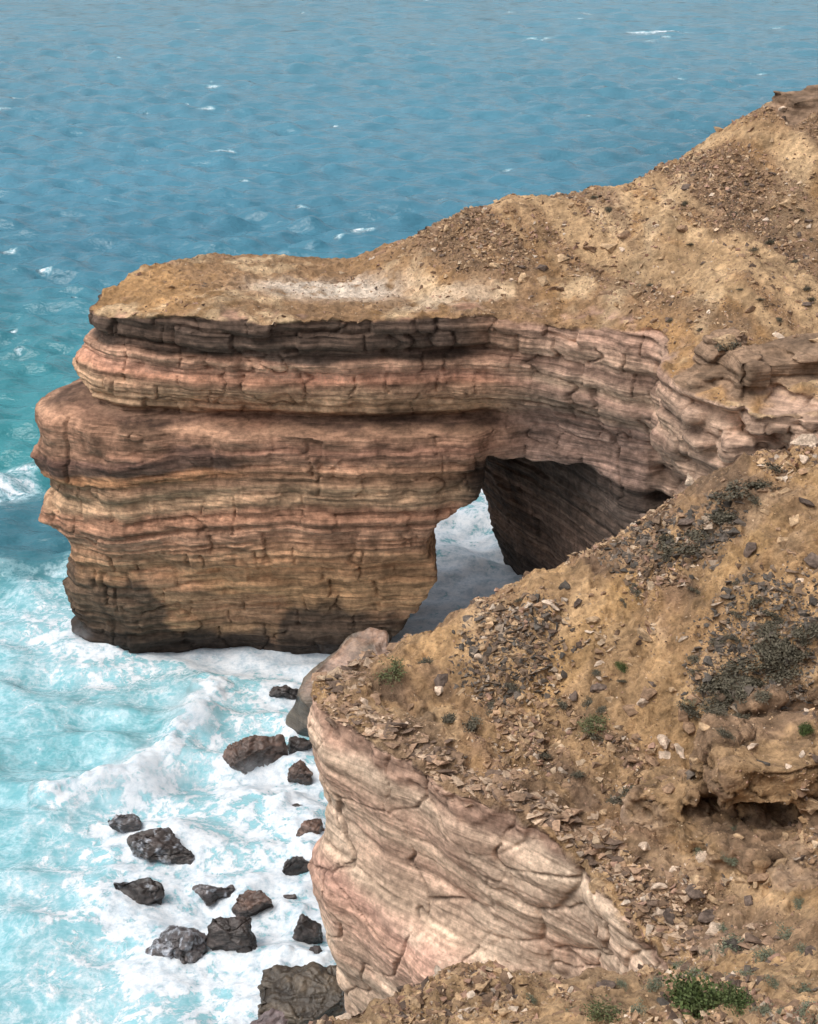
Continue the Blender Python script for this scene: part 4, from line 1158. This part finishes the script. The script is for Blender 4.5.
scatter('rubble', 'dark grey-brown rubble patches on the near scree slope', p2, 0.05 * np.exp(r.exponential(0.5, len(p2))).clip(1, 5), np.array([(.13, .105, .085), (.18, .125, .085), (.09, .078, .066), (.30, .23, .17)])[r.choice(4, len(p2), p=[.35, .3, .25, .1])] * r.uniform(.8, 1.2, (len(p2), 1)), MAT_STONE, r, list(range(14)))
scatter('rock_flakes', 'thin red-brown flakes along the rim of the near cliff', pos, size, cols, MAT_STONE, r, [0, 3, 6, 9, 12], 0.18)
# far hillside
fcH = HEAD_V[HEAD_F].mean(1); soH = HEAD_SOIL[HEAD_F].mean(1)
visH = (fcH[:, 1] > 74) & (fcH[:, 1] < 106) & (fcH[:, 0] < 36) & (soH > 0.5)
densH = 0.06 + smooth(0.0, 2.5, head_top(fcH[:, 0], fcH[:, 1]) - 25.6) * (0.35 + smooth(-0.1, 0.6, fbm((fcH[:, 0] + .5 * fcH[:, 1]) * .28, (fcH[:, 1] - .9 * fcH[:, 0]) * .06, 3.0, 4)))
stkH = fbm((fcH[:, 0] * 0.8 + 0.55 * fcH[:, 1]) * 0.55, (fcH[:, 1] * 0.8 - 0.6 * fcH[:, 0]) * 0.05, 23.0, 5)
densH = densH * (1 - 0.92 * smooth(0.0, 0.35, stkH)) + 0.01
pos, fi = sample_faces(HEAD_V, HEAD_F, visH, 22000, r, densH)
size = 0.045 * np.exp(r.exponential(0.7, len(pos))).clip(1, 6)
ci = r.choice(len(PAL), len(pos), p=[.16, .22, .26, .08, .1, .03, .09, .06])
cols = PAL[ci] * r.uniform(.75, 1.2, (len(pos), 1))
scatter('rubble', 'loose rubble on the hillside above the arch', pos, size, cols, MAT_STONE, r, list(range(14)))

pos, fi = sample_faces(HEAD_V, HEAD_F, visH, 42000, r, densH + 0.12)
scatter('gravel', 'fine gravel over the far hillside', pos, 0.032 * np.exp(r.exponential(0.45, len(pos))).clip(1, 3.5), PAL[r.choice(len(PAL), len(pos), p=[.2, .22, .22, .08, .12, .03, .06, .07])] * r.uniform(.75, 1.2, (len(pos), 1)), MAT_STONE, r, [1, 2, 4, 5])

# countable stones: shared shapes, each an object of its own
def stone_mesh(seed, tint, flat=1.0):
    rr = np.random.default_rng(900 + seed)
    v, f = hull_mesh(stone_proto(60 + seed, 13, flat).tolist(), 0, 0.06)
    v, f = refine_tri(v, f, 0.22)
    nn = vnormals(v, f); o_ = rr.uniform(0, 50)
    n_ = fbm(v[:, 0] * 2 + o_, v[:, 1] * 2, v[:, 2] * 2.5, 4)
    v = v + nn * (0.09 * n_)[:, None]
    o = mesh_obj('stone', v, f, MAT_STONE, None, (np.array(tint) * (1 + .3 * n_)[:, None]).clip(.02, .8), {'soil': np.full(len(v), .4)}, smoothed=False)
    me = o.data; bpy.data.objects.remove(o)
    return me


KINDS_ = {'tan': (.40, .275, .165), 'brown': (.25, .16, .10), 'pale': (.50, .385, .29), 'dark': (.12, .088, .07)}
MESHES = {k: [stone_mesh(i * 7 + j, c, 0.6 if i == 2 else 1.0) for i in range(4)] for j, (k, c) in enumerate(KINDS_.items())}


def put_stone(p, n, size, kind, label, group, i, r):
    o = bpy.data.objects.new('stone', MESHES[kind][i % 4]); COL.objects.link(o)
    q = Vector(n).to_track_quat('Z', 'Y').to_euler()
    o.rotation_euler = (q.x * .7 + r.normal(0, .15), q.y * .7 + r.normal(0, .15), r.uniform(0, 6.28))
    o.scale = (size * r.uniform(.85, 1.2), size * r.uniform(.8, 1.1), size * r.uniform(.75, 1.1))
    o.location = Vector(p) - Vector((0, 0, size * 0.12))
    return tag(o, label, 'stone', group)


NAMED = [(612, 246, 1.0, 'tan', 'single large tan boulder half way up the far hillside, bigger than its neighbours'), (543, 280, .75, 'tan', 'tan block low on the hillside above the right end of the arch'),
         (556, 288, .8, 'brown', 'brown block just right of the tan block above the arch end'), (725, 340, .8, 'tan', 'squarish tan block perched on the layered abutment below the hill'),
         (462, 690, .42, 'tan', 'upright tan stone near the tip of the near slope'), (441, 688, .33, 'pale', 'pale stone just left of the upright tan stone on the near slope'),
         (396, 724, .36, 'dark', 'dark purple-brown stone on the tip above the near cliff'), (409, 704, .3, 'brown', 'brown stone just above the dark purple-brown one on the tip'),
         (643, 700, .36, 'pale', 'pale pinkish flat stone in the middle of the near slope'), (665, 738, .4, 'pale', 'pale slab of broken rock left of the crumbling outcrop'), (680, 750, .42, 'pale', 'long pale flake lying below another pale slab left of the outcrop'),
         (660, 765, .32, 'brown', 'brown block tilted beneath the long pale flakes'), (748, 548, .5, 'dark', 'dark grey-brown boulder on the upper near slope right of the scrub'), (690, 478, .62, 'pale', 'pale ledge block on the crest of the near slope below the abutment'),
         (806, 440, .8, 'pale', 'rounded pale pink boulder at the right edge below the hill'), (690, 520, .5, 'dark', 'dark flat boulder among the scrub near the crest'), (810, 800, .5, 'tan', 'light tan block at the mouth of the lower hollow'),
         (480, 656, .3, 'pale', 'small pale stone upslope of the upright tan stone'), (700, 880, .4, 'tan', 'tan slab leaning on the slope below the outcrop'), (625, 885, .2, 'pale', 'small pale stone on the rim above the cliff blocks')]
for i, (px, py, sz, kind, lb) in enumerate(NAMED):
    hq = hit(px, py)
    if hq: put_stone(hq[0], hq[1], sz, kind, lb, None, i, r)

for i in range(46):
    px, py = [(r.uniform(690, 816), r.uniform(800, 905)), (r.uniform(560, 700), r.uniform(690, 800)), (r.uniform(440, 600), r.uniform(600, 700)), (r.uniform(640, 720), r.uniform(840, 930))][i % 4]
    hq = hit(px, py)
    if hq and hq[2] == 'near' and hq[1].z > .4: put_stone(hq[0], hq[1], r.uniform(.22, .42), ['tan', 'brown', 'tan', 'pale'][i % 4] if i % 7 else 'dark', 'broken block bigger than the loose stones about it, bedded in the near slope', 'large broken blocks on the near slope', i, r)
taken = []
LBL = {('near', 'tan'): ('tan angular stone lying loose on the near scree slope', 'loose tan stones on the near slope'), ('near', 'brown'): ('brown angular stone lying loose on the near scree slope', 'loose brown stones on the near slope'),
       ('near', 'pale'): ('pale pinkish stone lying loose on the near scree slope', 'loose pale stones on the near slope'), ('near', 'dark'): ('dark stone lying loose on the near scree slope', 'loose dark stones on the near slope'),
       ('head', 'tan'): ('tan stone lying loose on the far hillside above the arch', 'loose tan stones on the far hillside'), ('head', 'brown'): ('brown stone lying loose on the far hillside above the arch', 'loose brown stones on the far hillside'),
       ('head', 'pale'): ('pale stone lying loose on the far hillside above the arch', 'loose pale stones on the far hillside'), ('head', 'dark'): ('dark stone lying loose on the far hillside above the arch', 'loose dark stones on the far hillside')}
count = {'near': 0, 'head': 0}; tries = 0
while (count['near'] < 165 or count['head'] < 95) and tries < 6000:
    tries += 1
    px, py = r.uniform(330, 816), r.uniform(95, 1020)
    hq = hit(px, py)
    if not hq or hq[1].z < 0.6: continue
    p, n, body, _ = hq
    if body == 'near' and near_top(p.x, p.y) - p.z > 0.4: continue
    lim = 165 if body == 'near' else 95
    if count[body] >= lim: continue
    if body == 'head' and (py > 400 or (n.z < .6) or (head_top(p.x, p.y) < 25.7)): continue
    if body == 'head' and head_top(p.x, p.y) - p.z > 0.6: continue
    if body == 'near' and fbm(p.x * .6, p.y * .6, 9.0, 3) < r.uniform(-.5, .3): continue
    if any((px - a) ** 2 + (py - b) ** 2 < 120 for a, b in taken): continue
    taken.append((px, py)); count[body] += 1
    kind = r.choice(['tan', 'brown', 'pale', 'dark'], p=[.38, .36, .12, .14])
    sz = (0.15 * math.exp(min(r.exponential(.38), 1.0))) if body == 'near' else (0.26 * math.exp(min(r.exponential(.35), .95)))
    lb, gr = LBL[(body, kind)]
    put_stone(p, n, sz, kind, lb, gr, tries, r)


# ------------------------------------------------------------------ scrub
def leaf_material(name, trans=0.15):
    m, nt, b = new_mat(name); L = nt.links
    tint = N(nt, 'ShaderNodeAttribute', attribute_name='tint').outputs['Color']
    n_ = noise_tex(nt, world_coords(nt), 4.0, 3, .6)
    c = mix_col(nt, ramp(nt, n_, (.3, .7, 0, .35)), tint, (.10, .085, .05, 1))
    L.new(c, b.inputs['Base Color']); b.inputs['Roughness'].default_value = 0.75; b.inputs['Specular IOR Level'].default_value = 0.2
    return m


MAT_LEAF = leaf_material('scrub_leaf')


def shrub_mesh(seed, col_a, col_b, leaves, leaf, gap):
    """unit shrub: radius 1, leaves in clumps on twigs; returns foliage mesh and stem mesh"""
    r = np.random.default_rng(700 + seed)
    nc = 16
    cc = r.normal(size=(nc, 3)); cc /= np.linalg.norm(cc, axis=1, keepdims=True); cc *= r.uniform(.35, .85, (nc, 1)); cc[:, 2] = np.abs(cc[:, 2]) * 0.62 + .05
    k = r.integers(0, nc, leaves)
    p = cc[k] + r.normal(size=(leaves, 3)) * np.array((gap, gap, gap * .7))
    p[:, 2] = np.abs(p[:, 2])
    d = r.normal(size=(leaves, 3)); d[:, 2] += .4; d /= np.linalg.norm(d, axis=1, keepdims=True)
    s = np.cross(d, r.normal(size=(leaves, 3))); s /= np.linalg.norm(s, axis=1, keepdims=True)
    L_ = leaf * r.uniform(.7, 1.4, (leaves, 1))
    q = np.stack([p, p + d * L_ * .5 + s * L_ * .32, p + d * L_, p + d * L_ * .5 - s * L_ * .32], 1).reshape(-1, 3)
    f = np.arange(leaves * 4).reshape(-1, 4)
    t = r.random((leaves, 1)) * .6 + .4 * r.random((nc, 1))[k]
    c = np.repeat(lerp(np.array(col_a), np.array(col_b), t), 4, 0)
    o = mesh_obj('foliage', q, f, MAT_LEAF, None, c, smoothed=False)
    fo = o.data; bpy.data.objects.remove(o)
    VV, FF, n0 = [], [], 0
    for c_ in cc:
        a = np.array((0, 0, -.15)); ax = c_ - a; w = np.cross(ax, (0.3, .2, 1)); w /= np.linalg.norm(w); u = np.cross(ax, w); u /= np.linalg.norm(u)
        ring = [w, u, -w, -u]
        VV += [a + .04 * x for x in ring] + [c_ + .012 * x for x in ring]
        FF += [[n0 + i, n0 + (i + 1) % 4, n0 + 4 + (i + 1) % 4, n0 + 4 + i] for i in range(4)]; n0 += 8
    o = mesh_obj('stems', np.array(VV), np.array(FF), MAT_LEAF, None, np.tile(np.array((.13, .10, .075)), (len(VV), 1)), smoothed=False)
    st = o.data; bpy.data.objects.remove(o)
    return fo, st


SHR = {'dry': [shrub_mesh(i, (.045, .042, .030), (.17, .15, .11), 750, .15, .21) for i in range(3)],
       'sage': [shrub_mesh(10 + i, (.10, .12, .075), (.22, .235, .165), 700, .13, .20) for i in range(3)],
       'green': [shrub_mesh(20 + i, (.034, .058, .018), (.105, .145, .045), 2600, .11, .21) for i in range(2)],
       'olive': [shrub_mesh(30 + i, (.06, .075, .03), (.15, .16, .07), 750, .13, .22) for i in range(2)]}


def put_shrub(px, py, rad_px, kind, label, group, i, r, flat=.8, parts=False):
    hq = hit(px, py)
    if not hq: return
    p, n, body, dist_ = hq
    R = rad_px * dist_ / FOC
    fo, st = SHR[kind][i % len(SHR[kind])]
    e = empty('shrub', p - Vector((0, 0, .05 * R)))
    e.rotation_euler = (n.y * -.5, n.x * .5, r.uniform(0, 6.28)); e.scale = (R, R * r.uniform(.75, 1), R * flat)
    for nm, me in (('foliage', fo), ('stem', st)):
        o = bpy.data.objects.new(nm, me); COL.objects.link(o); o.parent = e
    return tag(e, label, 'shrub', group)


r = np.random.default_rng(77)
put_shrub(700, 1012, 40, 'green', 'large bright green bush at the bottom edge of the near slope', None, 0, r, .8)
put_shrub(735, 1004, 24, 'green', 'smaller green bush merging with the right of the large bright green bush', None, 1, r, .7)
put_shrub(603, 1014, 24, 'olive', 'olive green low bush at the bottom edge left of the bright green bush', None, 0, r, .6)
put_shrub(806, 731, 10, 'green', 'little green plant growing inside the upper dark hollow', None, 1, r, 1)
put_shrub(622, 668, 9, 'green', 'little dark green tuft in the middle of the ochre near slope', None, 0, r, .9)
put_shrub(392, 672, 20, 'olive', 'low grey-green shrub near the tip of the near slope', None, 1, r, .5)
put_shrub(594, 724, 17, 'olive', 'low olive shrub on the near slope left of the pale slabs', None, 0, r, .5)
put_shrub(686, 204, 5, 'dry', 'small round dark shrub high on the far hillside', None, 0, r, .9)
put_shrub(728, 350, 15, 'dry', 'dark dry shrub clinging to the abutment left of the overhanging ledge', None, 2, r, 1.1)
rq = np.random.default_rng(91)
dry = [(rq.uniform(690, 816), rq.uniform(585, 715), rq.uniform(6, 12)) for _ in range(20)] + [(rq.uniform(480, 680), rq.uniform(560, 720), rq.uniform(5, 9)) for _ in range(8)] + [(690, 545, 22), (668, 553, 16), (715, 515, 20), (740, 500, 22), (705, 528, 16), (765, 480, 18), (775, 468, 15), (730, 520, 14), (660, 530, 10), (758, 498, 14),
       (790, 640, 20), (765, 655, 22), (745, 668, 22), (725, 680, 20), (705, 690, 18), (780, 665, 18), (810, 630, 18), (800, 655, 16), (740, 690, 16), (760, 680, 16), (690, 705, 14), (720, 700, 14), (770, 632, 14),
       (610, 810, 12), (595, 745, 12), (620, 800, 12), (580, 770, 10), (740, 720, 12), (725, 735, 10), (560, 700, 9), (520, 690, 11), (470, 720, 12), (450, 715, 12), (500, 700, 9), (545, 745, 9), (430, 670, 10), (690, 600, 8), (740, 590, 7)]
for i, (px, py, q) in enumerate(dry):
    px += r.uniform(-7, 7); py += r.uniform(-9, 9)
    put_shrub(px, py, q * 1.25, 'dry', 'dark dry scrub bush hugging the near scree slope', 'dark scrub bushes on the near slope', i, r, .45)
sage = [(735, 950, 20), (712, 955, 14), (765, 958, 15), (700, 975, 17), (742, 978, 16), (790, 935, 14), (805, 950, 12), (775, 985, 15), (805, 990, 16), (680, 965, 9), (725, 930, 12), (810, 1015, 16), (760, 1010, 12), (655, 985, 12), (620, 985, 8), (785, 1012, 10),
        (800, 905, 11), (640, 1012, 14), (570, 1010, 10), (530, 1000, 9), (690, 700, 9), (735, 830, 9), (730, 860, 10), (700, 850, 9)]
for i, (px, py, q) in enumerate(sage):
    put_shrub(px, py, q, 'sage', 'pale sage-green cushion shrub on the lower near slope', 'sage cushion shrubs on the near slope', i, r, .5)
far = [(770, 243, 9), (755, 250, 7), (735, 215, 6), (806, 290, 8), (810, 300, 7), (795, 262, 5), (700, 330, 5), (672, 320, 5), (690, 245, 5), (610, 210, 7), (595, 198, 6), (760, 300, 5), (780, 320, 6), (650, 285, 4), (740, 290, 5), (812, 240, 5), (800, 210, 5)]
for i, (px, py, q) in enumerate(far):
    put_shrub(px, py, q, 'dry', 'small dark scrub bush on the far hillside', 'scrub bushes on the far hillside', i, r, .6)
# ------------------------------------------------------------------ light, sky, camera
SUN_EL, SUN_AZ = math.radians(60), math.radians(-119)     # azimuth from +Y, clockwise: behind and to the left of the viewer
w = bpy.data.worlds.new('World'); scene.world = w; w.use_nodes = True
nt = w.node_tree; bg = nt.nodes['Background']
sky = nt.nodes.new('ShaderNodeTexSky'); sky.sky_type = 'NISHITA'; sky.sun_disc = False
sky.sun_elevation = SUN_EL; sky.sun_rotation = SUN_AZ; sky.air_density = 1.0; sky.dust_density = 4.0; sky.ozone_density = 1.0
hs_ = nt.nodes.new('ShaderNodeHueSaturation'); hs_.inputs['Saturation'].default_value = 0.35
nt.links.new(sky.outputs[0], hs_.inputs['Color']); nt.links.new(hs_.outputs[0], bg.inputs[0])
bg.inputs[1].default_value = 0.15
sun = bpy.data.lights.new('sun', 'SUN'); sun.energy = 1.4; sun.angle = math.radians(32); sun.color = (1.0, 0.955, 0.89)
so = bpy.data.objects.new('sun', sun); COL.objects.link(so)
sv = Vector((math.sin(SUN_AZ) * math.cos(SUN_EL), math.cos(SUN_AZ) * math.cos(SUN_EL), math.sin(SUN_EL)))
so.rotation_euler = sv.to_track_quat('Z', 'Y').to_euler(); so.location = sv * 100

cam = bpy.data.cameras.new('camera'); co = bpy.data.objects.new('camera', cam); COL.objects.link(co)
co.location = (0, 0, EYE); co.rotation_euler = (math.radians(90) - PITCH, 0, 0)
cam.sensor_fit = 'VERTICAL'; cam.sensor_height = 24; cam.lens = 12 / math.tan(math.radians(18)); cam.clip_start = 0.1; cam.clip_end = 30000
scene.camera = co
scene.view_settings.view_transform = 'Standard'; scene.view_settings.look = 'None'; scene.view_settings.exposure = 0.35; scene.view_settings.gamma = 1
scene.cycles.max_bounces = 8; scene.cycles.volume_bounces = 4; scene.cycles.use_denoising = True
